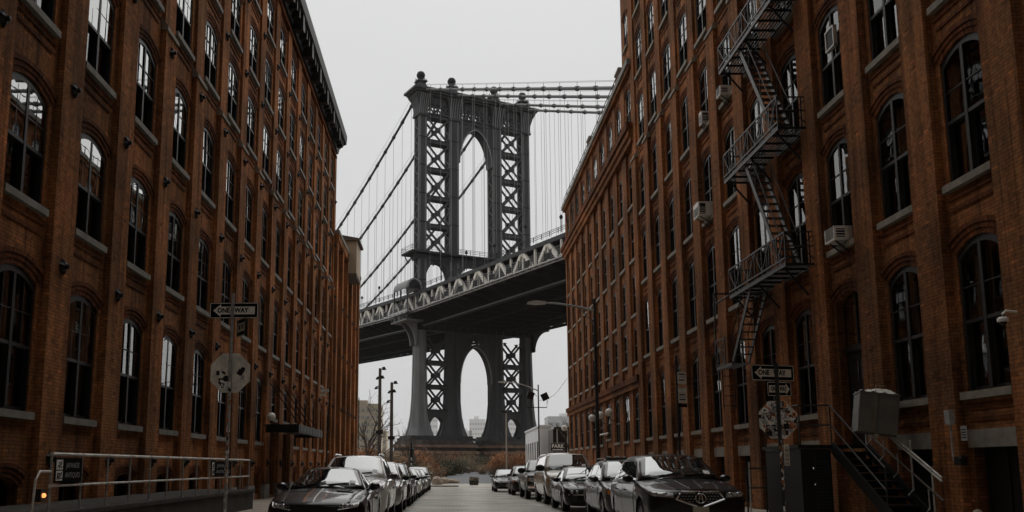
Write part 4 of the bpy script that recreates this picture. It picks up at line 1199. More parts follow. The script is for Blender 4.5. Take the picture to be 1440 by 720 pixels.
    def patch(s, bvh, c4, d, off, name, mt, n=6, k=6, parent=None, mb=None):
        d = Vector(d).normalized(); c4 = [Vector(p) for p in c4]
        own = mb is None; mb = mb or MB()
        P = {}; V = []
        for i in range(n + 1):
            for j in range(k + 1):
                u, v = i / n, j / k
                p = c4[0] * (1 - u) * (1 - v) + c4[1] * u * (1 - v) + c4[2] * u * v + c4[3] * (1 - u) * v
                h = s.hit(bvh, p, d, off)
                if h is not None: P[(i, j)] = len(V); V.append(h)
        Fc = []
        for i in range(n):
            for j in range(k):
                ks = [(i, j), (i + 1, j), (i + 1, j + 1), (i, j + 1)]
                if all(q_ in P for q_ in ks): Fc.append([P[q_] for q_ in ks])
        if not Fc: return None
        # skirt so that the piece has thickness
        mb.add(V, Fc, mt)
        if own:
            me = mb.mesh(name, smooth=50)
            bm_ = bmesh.new(); bm_.from_mesh(me)
            r = bmesh.ops.extrude_face_region(bm_, geom=list(bm_.faces))
            vs = [e for e in r['geom'] if isinstance(e, bmesh.types.BMVert)]
            # the extruded copy stays outside; push the original inwards
            old = [v for v in bm_.verts if v not in set(vs)]
            for v in old: v.co += d * (off + .004)
            bmesh.ops.recalc_face_normals(bm_, faces=bm_.faces)
            bm_.to_mesh(me); bm_.free()
            me.polygons.foreach_set('use_smooth', [True] * len(me.polygons)); me.set_sharp_from_angle(angle=R(50))
            return link(name, me, parent or s.root)
    def front(s, pts, off, name, mt, parent=None, n=6, k=4):
        """a piece on the nose: 4 corners (x, z), thrown along +y on the body"""
        return s.patch(s.bvh, [(x, 0.3, z) for x, z in pts], (0, 1, 0), off, name, mt, n, k, parent)
    def side(s, sg, pts, off, name, mt, parent=None, n=6, k=5):
        return s.patch(s.bvh, [(sg * s.W, y, z) for y, z in pts], (-sg, 0, 0), off, name, mt, n, k, parent)
    def top(s, pts, off, name, mt, parent=None, n=4, k=14):
        return s.patch(s.bvh, [(x, y, 1.0) for x, y in pts], (0, 0, -1), off, name, mt, n, k, parent)
    def line(s, pts, r, name, mt, d=(0, 1, 0), off=.01, parent=None, sub=5, closed=False):
        P = []
        pts = list(pts) + ([pts[0]] if closed else [])
        for a, b in zip(pts, pts[1:]):
            for i in range(sub):
                t = i / sub; P.append(tuple(a[k] + (b[k] - a[k]) * t for k in range(3)))
        P.append(pts[-1])
        H = [s.hit(s.bvh, p, d, off) for p in P]; H = [h for h in H if h is not None]
        if len(H) < 2: return None
        m = MB(); m.tube(H, r, mt, 6); return m.build(name, parent or s.root, smooth=50)
    def fl(s, pts, r, name, mt, **kw): return s.line([(x, 0.3, z) for x, z in pts], r, name, mt, **kw)
    def wheels(s, rim):
        r = s.tr; w = .115
        t = MB(); t.lathe([(r * .66, -w), (r * .93, -w), (r, -w * .6), (r, w * .6), (r * .93, w), (r * .66, w)], M['tyre'], 28, axis='x')
        tm = t.mesh('tyre', smooth=40)
        d = MB(); d.lathe([(r * .67, -w * .5), (r * .67, w * .9), (r * .60, w * .9), (r * .58, w * .2), (.0001, w * .15)], M['rim_black'], 24, axis='x')
        d.lathe([(r * .675, w * .92), (r * .61, w * .96), (r * .60, w * .7)], rim, 24, axis='x')
        for k in range(5):
            for dk in (-.13, .13):
                a = 2 * math.pi * k / 5 + dk
                d.bar((w * .75, r * .12 * math.cos(a), r * .12 * math.sin(a)), (w * .9, r * .63 * math.cos(a + dk * .3), r * .63 * math.sin(a + dk * .3)), .035, .03, rim, up=(1, 0, 0))
        d.lathe([(.0001, w * .95), (.06, w * .93), (.07, w * .5)], rim, 12, axis='x')
        dm = d.mesh('rim', smooth=40)
        for ya in s.axles:
            for sg in (-1, 1):
                o = link('wheel', tm, s.root); o.location = (sg * (s.W - w - .025), ya, r)
                if sg < 0: o.rotation_euler = (0, 0, math.pi)
                link('rim', dm, o)
    def mirrors(s, y, z, x, mt=None, big=1.0):
        for sg in (-1, 1):
            m = MB()
            prof = []
            m.lathe([(.0001, -.07), (.055, -.06), (.085, 0), (.075, .05), (.06, .065), (.0001, .066)], mt or s.bm, 12, (0, 0, 0), axis='y')
            me = m.mesh('wing_mirror', smooth=50)
            me.transform(Matrix.Diagonal((1.45 * big, 1.0, 1.05 * big, 1)))
            o = link('wing_mirror', me, s.root); o.location = (sg * (x + .11), y, z)
            a = MB(); a.bar((0, 0, 0), (-sg * .16, .04, -.07), .05, .035, M['plastic']); a.build('mirror_arm', o)
    def doors(s, y0, ym, y1, z0, z1):
        for sg in (-1, 1):
            for a, b in ((y0, ym), (ym, y1)):
                d = s.side(sg, [(a + .012, z0), (b - .012, z0), (b - .012, z1), (a + .012, z1)], .007, 'door', s.bm, n=8, k=8)
                h = s.hit(s.bvh, (sg * s.W, b - .3, z1 - .12), (-sg, 0, 0), .03)
                if d and h is not None:
                    m = MB(); m.tube([h + Vector((0, -.09, 0)), h + Vector((0, .09, 0))], .017, s.bm if s.bm != M['p_white'] else M['chrome'], 6); m.build('handle', d)
    def plate(s, z, y=-.03, x=0.0):
        h = s.hit(s.bvh, (x, .3, z), (0, 1, 0), .02)
        if h is not None:
            m = MB(); m.box(-.155, .155, -.012, .012, -.078, .078, M['plate']); m.build('number_plate', s.root, loc=tuple(h))
    def lamps(s, pts, drl=True, amber=None):
        for sg in (-1, 1):
            P4 = [(sg * x, z) for x, z in pts]
            l = s.front(P4, .010, 'headlamp', M['lens'], n=8, k=4)
            if not l: continue
            xs = [p[0] for p in P4]; zs = [p[1] for p in P4]
            cx = sum(xs) / 4; cz = sum(zs) / 4
            for f in (-.28, .12):
                m = MB()
                x = cx + f * (max(xs) - min(xs)); h = s.hit(s.bvh, (x, .3, cz), (0, 1, 0), .014)
                if h is not None: m.lathe([(.0001, -.012), (.022, -.012), (.042, -.004), (.048, .008)], M['led'], 12, tuple(h), axis='y')
                if m.v: m.build('lamp_reflector', l, smooth=50)
            if drl:
                s.fl([P4[0], P4[1], P4[2]], .011, 'lamp_strip', M['led'], off=.016, parent=l)
            if amber:
                s.front([(sg * x, z) for x, z in amber], .014, 'turn_signal', M['amber'], parent=l, n=3, k=3)

def bump_hood(c, lines, r=.02):
    for a, b in lines:
        for sg in (-1, 1):
            c.line([(sg * a[0], a[1], 1.2), (sg * b[0], b[1], 1.2)], r, 'hood_crease', c.bm, d=(0, 0, -1), off=-r * .45, sub=8)

# black striped coupe at the left kerb
S_ = [(0.0, .66, .34, .60, .69), (.06, .80, .24, .66, .74), (.30, .925, .17, .75, .81), (.8, .955, .17, .84, .885), (1.6, .95, .17, .91, .975), (2.4, .94, .17, .935, 1.0), (3.4, .955, .17, .96, 1.03), (4.3, .94, .2, .97, 1.06), (4.7, .85, .3, .92, 1.02), (4.78, .75, .4, .8, .9)]
C_ = dict(p=(1.62, .965, 2.50, 1.34, 3.15, 1.34, 4.35, 1.03), wb=.80, wr=.57, zb=.93, crown=.045, side=[(1.95, 3.2, .55, .15)], ins=.05)
c = Car('coupe', 'black coupe with grey and orange bonnet stripes, nearest at the left kerb', -2.5, 17.6, S_, C_, M['p_black'], (.95, 3.68), .345)
c.lamps([(.44, .60), (.80, .66), (.82, .74), (.47, .665)], drl=True)
c.front([(-.62, .36), (.62, .36), (.60, .655), (-.60, .655)], .012, 'grille', M['ac_dark'], n=12, k=5)
c.front([(-.70, .22), (.70, .22), (.66, .33), (-.66, .33)], .012, 'lower_intake', M['ac_dark'], n=12, k=3)
for x0, x1, mm, nm in ((-.235, -.200, 'stripe_orange', 'bonnet_stripe'), (-.198, -.05, 'stripe_grey', 'bonnet_stripe'), (-.048, -.018, 'st_white', 'bonnet_stripe'), (-.016, .13, 'stripe_grey', 'bonnet_stripe'), (.132, .150, 'stripe_orange', 'bonnet_stripe')):
    c.top([(x0, .10), (x1, .10), (x1, 1.55), (x0, 1.55)], .0035, nm, M[mm], n=2, k=18)
    c.patch(c.cbvh, [(x0, 2.55, 1.6), (x1, 2.55, 1.6), (x1, 3.1, 1.6), (x0, 3.1, 1.6)], (0, 0, -1), .004, 'roof_stripe', M[mm], 2, 8)
for sg in (-1, 1):
    c.top([(sg * .27, 1.16), (sg * .50, 1.10), (sg * .56, 1.42), (sg * .36, 1.46)], .012, 'bonnet_vent', M['plastic'], n=4, k=4)
    c.line([(sg * .30, 1.08, 1.2), (sg * .62, 1.02, 1.2)], .016, 'vent_lip', M['p_black'], d=(0, 0, -1), off=0.0)
bump_hood(c, [((.62, .16), (.72, 1.55))], .035)
c.fl([(-.66, .672), (-.3, .688), (.3, .688), (.66, .672)], .016, 'bonnet_edge', M['p_black'], off=.004)
c.mirrors(1.95, 1.0, .86); c.doors(1.75, 3.1, 3.12, .28, .88); c.plate(.45)

# white sports utility behind it
S_ = [(0.0, .72, .36, .84, .95), (.07, .86, .28, .90, 1.0), (.30, .955, .22, .97, 1.05), (.8, .985, .2, 1.05, 1.12), (1.35, .985, .2, 1.10, 1.19), (2.4, .98, .2, 1.12, 1.22), (3.6, .985, .2, 1.14, 1.24), (4.5, .97, .24, 1.14, 1.24), (4.95, .9, .34, 1.05, 1.15), (5.0, .8, .45, .9, 1.0)]
C_ = dict(p=(1.30, 1.17, 2.22, 1.69, 4.1, 1.69, 4.88, 1.22), wb=.86, wr=.68, zb=1.12, crown=.05, side=[(1.75, 2.8, .62, .02), (2.84, 3.9, .02, .05), (3.95, 4.5, .05, .3)], ins=.07)
c = Car('sports_utility', 'white sports utility with roof rails parked behind the striped coupe', -2.5, 23.3, S_, C_, M['p_white'], (1.0, 3.9), .37)
c.lamps([(.50, .80), (.88, .86), (.90, .97), (.54, .89)])
c.front([(-.42, .52), (.42, .52), (.46, .86), (-.46, .86)], .012, 'grille', M['ac_dark'], n=8, k=4)
c.fl([(-.46, .86), (.46, .86), (.42, .52), (-.42, .52)], .022, 'grille_surround', M['chrome'], closed=True)
bump_hood(c, [((.46, .12), (.66, 1.2))], .03)
c.mirrors(1.75, 1.18, .93, M['p_black2']); c.doors(1.55, 2.82, 3.9, .36, 1.06); c.plate(.45)
for sg in (-1, 1):
    m = MB(); m.tube([(sg * .60, 2.4, 1.74), (sg * .62, 2.6, 1.78), (sg * .62, 4.0, 1.78), (sg * .6, 4.2, 1.73)], .018, M['chrome'], 6); m.build('roof_rail', c.root)
m = MB(); m.box(-.42, .42, 2.55, 3.2, 1.742, 1.752, M['dark_glass']); m.build('sunroof', c.root)

SED = [(0.0, .68, .32, .58, .66), (.06, .80, .24, .64, .72), (.30, .90, .19, .72, .79), (.8, .915, .18, .82, .88), (1.5, .915, .18, .88, .95), (2.4, .91, .18, .91, .99), (3.5, .915, .18, .94, 1.02), (4.3, .89, .22, .95, 1.04), (4.62, .8, .34, .88, .98), (4.68, .7, .4, .75, .85)]
SEDC = dict(p=(1.45, .94, 2.25, 1.40, 3.2, 1.40, 4.1, 1.02), wb=.79, wr=.60, zb=.90, crown=.04, side=[(1.85, 2.75, .55, .02), (2.79, 3.7, .02, .35)], ins=.05)
SUV = [(0.0, .70, .34, .76, .86), (.06, .82, .28, .82, .90), (.28, .91, .22, .89, .95), (.8, .935, .2, .97, 1.03), (1.3, .935, .2, 1.02, 1.1), (2.4, .93, .2, 1.04, 1.13), (3.6, .935, .2, 1.06, 1.16), (4.3, .91, .26, 1.05, 1.15), (4.6, .84, .36, .95, 1.05), (4.66, .75, .45, .85, .95)]
SUVC = dict(p=(1.22, 1.09, 2.02, 1.58, 3.7, 1.58, 4.5, 1.12), wb=.82, wr=.64, zb=1.05, crown=.045, side=[(1.65, 2.6, .55, .02), (2.64, 3.6, .02, .05), (3.64, 4.15, .05, .28)], ins=.06)
def generic(name, label, X, Y, kind, mt, group=None, rim=None, rails=False, amber=False, mir=None):
    S0, C0 = (SED, SEDC) if kind == 'sedan' else (SUV, SUVC)
    c = Car(name, label, X, Y, S0, dict(C0), mt, (.92, 3.62) if kind == 'sedan' else (.9, 3.6), .33 if kind == 'sedan' else .36, rim, group)
    if kind == 'sedan':
        c.lamps([(.46, .58), (.76, .63), (.79, .72), (.50, .66)], amber=[(.77, .62), (.86, .66), (.87, .71), (.79, .70)] if amber else None)
        c.front([(-.38, .46), (.38, .46), (.42, .62), (-.42, .62)], .010, 'grille', M['ac_dark']); c.fl([(-.42, .63), (.42, .63)], .014, 'grille_bar', M['chrome'])
        c.front([(-.6, .27), (.6, .27), (.56, .38), (-.56, .38)], .010, 'lower_intake', M['ac_dark'])
        c.mirrors(1.8, .98, .84, mir); c.doors(1.6, 2.75, 3.65, .30, .84); c.plate(.42); bump_hood(c, [((.42, .14), (.6, 1.4))], .025)
    else:
        c.lamps([(.48, .72), (.80, .77), (.83, .88), (.52, .82)], amber=[(.80, .70), (.90, .74), (.91, .86), (.83, .84)] if amber else None)
        c.front([(-.40, .50), (.40, .50), (.44, .78), (-.44, .78)], .010, 'grille', M['ac_dark']); c.fl([(-.44, .79), (.44, .79)], .016, 'grille_bar', M['chrome'])
        c.front([(-.6, .32), (.6, .32), (.56, .43), (-.56, .43)], .010, 'lower_intake', M['ac_dark'])
        c.mirrors(1.6, 1.1, .88, mir); c.doors(1.45, 2.62, 3.6, .34, .98); c.plate(.46); bump_hood(c, [((.44, .12), (.6, 1.15))], .028)
        if rails:
            for sg in (-1, 1):
                m = MB(); m.tube([(sg * .56, 2.2, 1.60), (sg * .58, 2.35, 1.67), (sg * .58, 3.6, 1.67), (sg * .57, 3.8, 1.60)], .018, M['galv_dull'], 6); m.build('roof_rail', c.root)
    return c
generic('crossover', 'silver crossover third in the left row of parked cars', -2.38, 29.4, 'suv', M['p_silver'], mir=M['plastic'])
generic('crossover', 'black crossover fourth in the left row of parked cars', -2.33, 35.1, 'suv', M['p_black'], rails=True)
generic('sedan', 'black sedan between the black crossover and the white hatchback', -2.33, 40.8, 'sedan', M['p_black'])
generic('sedan', 'white sedan towards the far end of the left row', -2.28, 46.4, 'sedan', M['p_white'], mir=M['p_black'])
generic('sedan', 'charcoal sedan behind the white sedan in the left row', -2.25, 52.2, 'sedan', M['p_charcoal'])
generic('sedan', 'pale silver sedan second from the far end of the left row', -2.2, 58.2, 'sedan', M['p_silver'])
generic('crossover', 'last dark car at the far end of the left row', -2.15, 64.2, 'suv', M['p_charcoal'])

# black sports utility with a five-sided grille, nearest at the right kerb
S_ = [(0.0, .70, .34, .83, .93), (.07, .86, .26, .88, .965), (.28, .955, .22, .94, 1.0), (.8, .985, .2, 1.03, 1.08), (1.4, .985, .2, 1.09, 1.17), (2.4, .98, .2, 1.11, 1.21), (3.6, .985, .2, 1.13, 1.23), (4.5, .96, .24, 1.12, 1.22), (4.85, .9, .34, 1.02, 1.12), (4.92, .8, .45, .9, 1.0)]
C_ = dict(p=(1.38, 1.15, 2.30, 1.63, 4.0, 1.63, 4.8, 1.2), wb=.865, wr=.67, zb=1.10, crown=.05, side=[(1.85, 2.85, .62, .02), (2.89, 3.9, .02, .05), (3.94, 4.4, .05, .28)], ins=.06)
c = Car('sports_utility', 'black sports utility with chrome pentagon grille, nearest at the right kerb', 4.88, 18.2, S_, C_, M['p_black'], (1.0, 3.82), .375)
c.lamps([(.50, .80), (.90, .84), (.93, .93), (.52, .90)], drl=False)
for sg in (-1, 1):
    c.fl([(sg * .52, .845), (sg * .88, .885)], .010, 'lamp_strip', M['led'], off=.016)
g = MB(); c.patch(c.bvh, [(-.46, .3, .785), (0, .3, .625), (0, .3, .925), (-.36, .3, .925)], (0, 1, 0), .012, 'grille', M['ac_dark'], 8, 6, mb=g)
c.patch(c.bvh, [(0, .3, .625), (.46, .3, .785), (.36, .3, .925), (0, .3, .925)], (0, 1, 0), .012, 'grille', M['ac_dark'], 8, 6, mb=g)
c.fl([(-.36, .93), (.36, .93), (.47, .785), (0, .615), (-.47, .785)], .021, 'grille_surround', M['chrome'], closed=True, off=.018)
st = g
for i in range(-6, 7):
    for j in range(5):
        x, z = i * .062 + (.031 if j % 2 else 0), .68 + j * .052
        if abs(x) < .11 or abs(x) > .40 or z < .64 + abs(x) * .36: continue
        h = c.hit(c.bvh, (x, .3, z), (0, 1, 0), .022)
        if h is not None: st.box(h.x - .017, h.x + .017, h.y - .006, h.y + .006, h.z - .007, h.z + .007, M['galv_dull'])
gr = g.build('grille', c.root, smooth=50)
h = c.hit(c.bvh, (0, .3, .80), (0, 1, 0), .045)
em = MB(); n = 24
em.tube([(.098 * math.cos(2 * math.pi * k / n), 0, .092 * math.sin(2 * math.pi * k / n)) for k in range(n + 1)], .011, M['chrome'], 6)
for sg in (-1, 1):
    em.bar((sg * .045, 0, -.078), (sg * .012, 0, .080), .016, .022, M['chrome'])
em.bar((-.03, 0, -.012), (.03, 0, -.012), .016, .016, M['chrome'])
em.build('emblem', gr, loc=tuple(h))
c.front([(-.62, .36), (.62, .36), (.66, .47), (-.66, .47)], .012, 'lower_intake', M['ac_dark'], n=10, k=3)
c.fl([(-.74, .50), (-.60, .515), (.60, .515), (.74, .50)], .014, 'bumper_strip', M['galv'], off=.014)
for sg in (-1, 1): c.front([(sg * .62, .36), (sg * .84, .38), (sg * .86, .47), (sg * .66, .47)], .012, 'fog_lamp', M['lens'])
bump_hood(c, [((.40, .12), (.62, 1.3)), ((.12, .2), (.2, 1.3))], .03)
c.fl([(-.40, .955), (.40, .955)], .014, 'bonnet_edge', M['p_black'], off=.002)
c.mirrors(1.82, 1.16, .93); c.doors(1.62, 2.88, 3.85, .36, 1.04); c.plate(.56)

c = generic('crossover', 'dark grey crossover with roof rails and amber corner lamp behind the black sports utility', 5.0, 24.1, 'suv', M['p_black2'], rails=True, amber=True)
m = MB(); m.tube([(-.4, 2.7, 1.66), (.3, 2.7, 1.66)], .03, M['plastic'], 6); m.tube([(-.4, 3.3, 1.66), (.3, 3.3, 1.66)], .03, M['plastic'], 6)
for i in range(5): m.ball((-.4 + i * .12, 2.8 + (i % 2) * .3, 1.70), .05, M['galv_dull'], 8)
m.build('roof_rack', c.root)
# black saloon with round lamps
S_ = [(0.0, .76, .32, .66, .74), (.05, .86, .25, .71, .78), (.25, .94, .19, .79, .85), (.8, .955, .18, .89, .93), (1.55, .95, .18, .94, 1.0), (2.4, .94, .18, .96, 1.03), (3.6, .955, .18, .99, 1.06), (4.6, .93, .22, 1.0, 1.08), (4.95, .85, .34, .92, 1.02), (5.02, .75, .4, .8, .9)]
C_ = dict(p=(1.62, .99, 2.42, 1.43, 3.4, 1.43, 4.4, 1.07), wb=.82, wr=.62, zb=.95, crown=.04, side=[(2.0, 2.95, .5, .02), (2.99, 3.95, .02, .35)], ins=.05)
c = Car('saloon', 'glossy black saloon with bonnet scoops parked before the beige van', 4.72, 30.3, S_, C_, M['p_black'], (.98, 4.03), .36)
c.front([(-.82, .58), (.82, .58), (.80, .70), (-.80, .70)], .010, 'grille', M['ac_dark'], n=14, k=3)
for sg in (-1, 1):
    m = MB()
    for x in (.56, .72):
        h = c.hit(c.bvh, (sg * x, .3, .645), (0, 1, 0), .018)
        if h is not None: m.lathe([(.0001, .0), (.03, -.01), (.052, -.012), (.06, 0), (.06, .02)], M['led'], 14, tuple(h), axis='y')
    m.build('headlamp', c.root, smooth=50)
    c.top([(sg * .18, .75), (sg * .45, .72), (sg * .5, 1.05), (sg * .22, 1.05)], .012, 'bonnet_scoop', M['plastic'])
c.fl([(-.84, .56), (.84, .56)], .012, 'grille_bar', M['galv'])
c.front([(-.6, .28), (.6, .28), (.6, .44), (-.6, .44)], .010, 'lower_intake', M['ac_dark'])
c.mirrors(1.95, 1.03, .88); c.doors(1.75, 2.95, 3.95, .30, .9); c.plate(.42); bump_hood(c, [((.5, .14), (.62, 1.5))], .028)
# beige van
S_ = [(0.0, .82, .40, 1.0, 1.10), (.06, .92, .32, 1.08, 1.18), (.28, .985, .26, 1.18, 1.25), (.9, 1.01, .24, 1.32, 1.40), (1.6, 1.015, .24, 1.36, 1.42), (3.4, 1.015, .24, 1.36, 1.42), (5.4, 1.01, .26, 1.36, 1.42), (5.6, .98, .36, 1.3, 1.4)]
C_ = dict(p=(.92, 1.36, 1.50, 2.00, 5.2, 2.04, 5.58, 1.45), wb=.96, wr=.80, zb=1.32, crown=.06, side=[(1.35, 2.2, .35, .02)], ins=.08)
c = Car('van', 'beige grey cargo van with a tall roof in the right row', 4.88, 37.0, S_, C_, M['p_beige'], (.95, 4.6), .36, M['galv_dull'])
c.root['category'] = 'van'
c.lamps([(.52, .86), (.88, .90), (.90, 1.06), (.54, 1.02)], amber=[(.86, .86), (.94, .88), (.95, 1.02), (.90, 1.04)])
c.front([(-.48, .66), (.48, .66), (.48, 1.02), (-.48, 1.02)], .012, 'grille', M['ac_dark']); c.fl([(-.5, 1.03), (.5, 1.03), (.5, .66), (-.5, .66)], .02, 'grille_surround', M['chrome'], closed=True)
c.front([(-.9, .34), (.9, .34), (.9, .54), (-.9, .54)], .014, 'bumper', M['plastic'], n=10)
c.mirrors(1.3, 1.45, 1.0, M['plastic'], 1.5); c.doors(1.15, 2.3, 3.6, .4, 1.28)
# pickup
S_ = [(0.0, .82, .46, 1.02, 1.12), (.06, .93, .38, 1.1, 1.18), (.3, .995, .32, 1.16, 1.22), (1.0, 1.01, .30, 1.22, 1.27), (1.7, 1.01, .30, 1.26, 1.30), (3.4, 1.01, .30, 1.28, 1.31), (3.6, 1.01, .32, 1.3, 1.33), (5.6, 1.0, .4, 1.3, 1.33), (5.75, .98, .5, 1.2, 1.3)]
C_ = dict(p=(1.6, 1.27, 2.3, 1.84, 3.3, 1.84, 3.6, 1.3), wb=.90, wr=.72, zb=1.25, crown=.05, side=[(1.95, 2.7, .45, .02), (2.74, 3.4, .02, .15)], ins=.06)
c = Car('pickup_truck', 'grey pickup truck parked behind the beige van', 4.7, 44.0, S_, C_, M['p_charcoal'], (1.0, 4.5), .40)
c.root['category'] = 'pickup'
c.lamps([(.58, .84), (.90, .86), (.91, 1.02), (.60, 1.02)], amber=[(.88, .84), (.95, .86), (.95, 1.0), (.90, 1.0)])
c.front([(-.52, .70), (.52, .70), (.52, 1.06), (-.52, 1.06)], .012, 'grille', M['ac_dark']); c.fl([(-.54, 1.07), (.54, 1.07), (.54, .70), (-.54, .70)], .025, 'grille_surround', M['chrome'], closed=True); c.fl([(0, .70), (0, 1.06)], .025, 'grille_bar', M['chrome'])
c.fl([(-.92, .58), (.92, .58)], .07, 'bumper', M['chrome'], off=.02)
c.mirrors(2.0, 1.35, .98, M['plastic'], 1.6); c.doors(1.75, 2.72, 3.5, .42, 1.18)
generic('hatchback', 'black car with amber corner lamp behind the grey pickup', 4.45, 51.6, 'suv', M['p_black'], amber=True)
c = generic('sedan', 'small dark sedan parked furthest back at the right kerb', 3.85, 59.8, 'sedan', M['p_charcoal'])
# ------------------------------------------------------------------ ground
def strip(name, x0, x1, ys, dz, mt, side=None):
    m = MB()
    for a, b in zip(ys, ys[1:]):
        m.quad((x0, a, gz(a) + dz), (x1, a, gz(a) + dz), (x1, b, gz(b) + dz), (x0, b, gz(b) + dz), mt)
        for x in (side or []):
            m.quad((x, a, gz(a) + dz), (x, b, gz(b) + dz), (x, b, gz(b) - .05), (x, a, gz(a) - .05), mt)
    return structure(m.build(name))
m = MB()
ys = [-120, -20, 16, 76, 92, 110, 130, 160, 205, 260, 500, 1500, 6000]; xs = [-3000, -200, -60, -20, 0, 20, 60, 200, 3000]
m.add([(x, y, gz(y) - .02 - (3 if y > 1400 else 0)) for y in ys for x in xs], [(i * 9 + j, i * 9 + j + 1, (i + 1) * 9 + j + 1, (i + 1) * 9 + j) for i in range(len(ys) - 1) for j in range(8)], M['earth'])
structure(m.build('ground'))
RY = [-58, -20, 0, 16, 30, 45, 60, 76]
strip('road', -3.62, 6.05, RY, 0.0, M['cobble'])
strip('kerb_left', -3.80, -3.62, RY, 0.135, M['stone'], side=(-3.80, -3.62))
strip('kerb_right', 6.05, 6.23, RY, 0.135, M['stone'], side=(6.05, 6.23))
strip('pavement_left', -8.2, -3.80, RY, 0.13, M['concrete'])
strip('pavement_right', 6.23, 10.03, RY, 0.13, M['concrete'])
m = MB()
for y in range(-56, 76, 2):                                   # paving joints
    for x0, x1 in ((-8.15, -3.82), (6.25, 9.95)): m.box(x0, x1, y, y + .012, gz(y) + .131, gz(y) + .134, M['concrete_dark'])
structure(m.build('pavement_joints'))
strip('cross_street', -60, 60, [76, 84, 91], 0.01, M['cobble'])
m = MB()                                                      # curving grey path beyond the crossing
pc = []
for i in range(17):
    u = i / 16; y = 91 + 75 * u
    cx = 1.0 + 3.0 * u + 5.5 * u ** 3; w = 4.6 - 2.9 * u ** .7
    pc.append((cx - w, cx + w, y))
for (a, b, y), (c_, d_, y2) in zip(pc, pc[1:]): m.quad((a, y, gz(y) + .02), (b, y, gz(y) + .02), (d_, y2, gz(y2) + .02), (c_, y2, gz(y2) + .02), M['pathgrey'])
structure(m.build('path'))
m = MB(); m.quad((-3000, 262, 1.0), (3000, 262, 1.0), (3000, 1500, 1.0), (-3000, 1500, 1.0), M['water'])
o = m.build('river'); structure(o); o.location.z = 0.35

# ------------------------------------------------------------------ street furniture
def panel_box(m, w, h, t, mt, edge=None, r=0.03):
    """rounded plate in the xz plane, facing -y"""
    def rr(w, h, r):
        return [(sx * (w / 2 - r) + r * math.cos(a), sz * (h / 2 - r) + r * math.sin(a)) for sx, sz, a0 in ((1, 1, 0), (-1, 1, 90), (-1, -1, 180), (1, -1, 270)) for a in (R(a0), R(a0 + 30), R(a0 + 60), R(a0 + 90))]
    m.prism(rr(w, h, r), 'y', -t / 2, t / 2, mt)
    if edge:
        a, b = rr(w - .012, h - .012, r), rr(w - .036, h - .036, r * .7); n = len(a)
        m.add([(x, -t / 2 - .002, z) for x, z in a] + [(x, -t / 2 - .002, z) for x, z in b], [(i, (i + 1) % n, n + (i + 1) % n, n + i) for i in range(n)], edge)

def one_way(parent, loc, rotz, w, h, left=True, cream=False):
    wm = M['sign_cream'] if cream else M['sign_white']
    m = MB(); panel_box(m, w, h, .006, M['sign_black'], wm)
    s_ = m.build('one_way_sign', parent, loc=loc, rot=(0, 0, rotz))
    d = -1 if left else 1
    a = MB(); y = -.0065; hw = h * .245
    pts = [(d * .43 * w, 0), (d * .27 * w, h * .40), (d * .27 * w, hw), (-d * .43 * w, hw), (-d * .43 * w, -hw), (d * .27 * w, -hw), (d * .27 * w, -h * .40)]
    a.prism(pts, 'y', y - .001, y + .001, wm); a.build('arrow', s_)
    t = link('lettering', text_mesh('ONE   WAY', h * .42, M['sign_black'], .0008, .005, 0.86 * w / (h * 3.0)), s_)
    t.location = (-.022 if w > .7 else -d * .03 * w, y - .0025, 0.0); t.rotation_euler = (R(90), 0, 0)
    return s_

def stickers(parent, shape, n, seed, size, y, mats=('st_white', 'st_white', 'st_grey', 'st_grey', 'st_black', 'st_black', 'st_orange', 'st_rust'), name='sticker_layer'):
    rr = random.Random(seed); m = MB(); k = 0; tries = 0
    while k < n and tries < 4000:
        tries += 1
        x, z, nx = shape(rr)
        w, h = rr.uniform(.4, 1.3) * size, rr.uniform(.4, 1.3) * size; a = rr.choice((0, 0, rr.uniform(-.6, .6)))
        yy = y - .0006 * (k + 1) / max(1, n) * 4
        mt = M[rr.choice(mats)]
        if rr.random() < .25:
            pts = [(w * .5 * math.cos(2 * math.pi * i / 10), w * .5 * math.sin(2 * math.pi * i / 10)) for i in range(10)]
        else: pts = [(-w / 2, -h / 2), (w / 2, -h / 2), (w / 2, h / 2), (-w / 2, h / 2)]
        P = [(x + p * math.cos(a) - q_ * math.sin(a), z + p * math.sin(a) + q_ * math.cos(a)) for p, q_ in pts]
        m.prism(P, 'y', yy - .0004, yy, mt)
        if rr.random() < .5:
            m.prism([(x + (p - x) * .45, z + (q_ - z) * .4) for p, q_ in P], 'y', yy - .0008, yy - .0003, M[rr.choice(('st_black', 'st_white', 'st_grey'))])
        k += 1
    o = m.build(name, parent); return o

def oct_pts(r): return [(r * math.cos(R(22.5 + 45 * i)), r * math.sin(R(22.5 + 45 * i))) for i in range(8)]
def pole_stickers(parent, r, z0, z1, n, seed):
    rr = random.Random(seed); m = MB()
    for i in range(n):
        z = rr.uniform(z0, z1); h = rr.uniform(.02, .09); a0 = rr.uniform(-2.6, -.3); a1 = a0 + rr.uniform(.5, 1.2); q_ = r + .0015 + .001 * (i % 3)
        P = []
        for k in range(5):
            a = a0 + (a1 - a0) * k / 4
            P += [(q_ * math.cos(a), q_ * math.sin(a), z), (q_ * math.cos(a), q_ * math.sin(a), z + h)]
        m.add(P, [(2 * k, 2 * k + 2, 2 * k + 3, 2 * k + 1) for k in range(4)], M[rr.choice(('st_white', 'st_white', 'st_grey', 'st_black', 'st_orange', 'st_rust'))])
    return m.build('sticker_layer', parent)

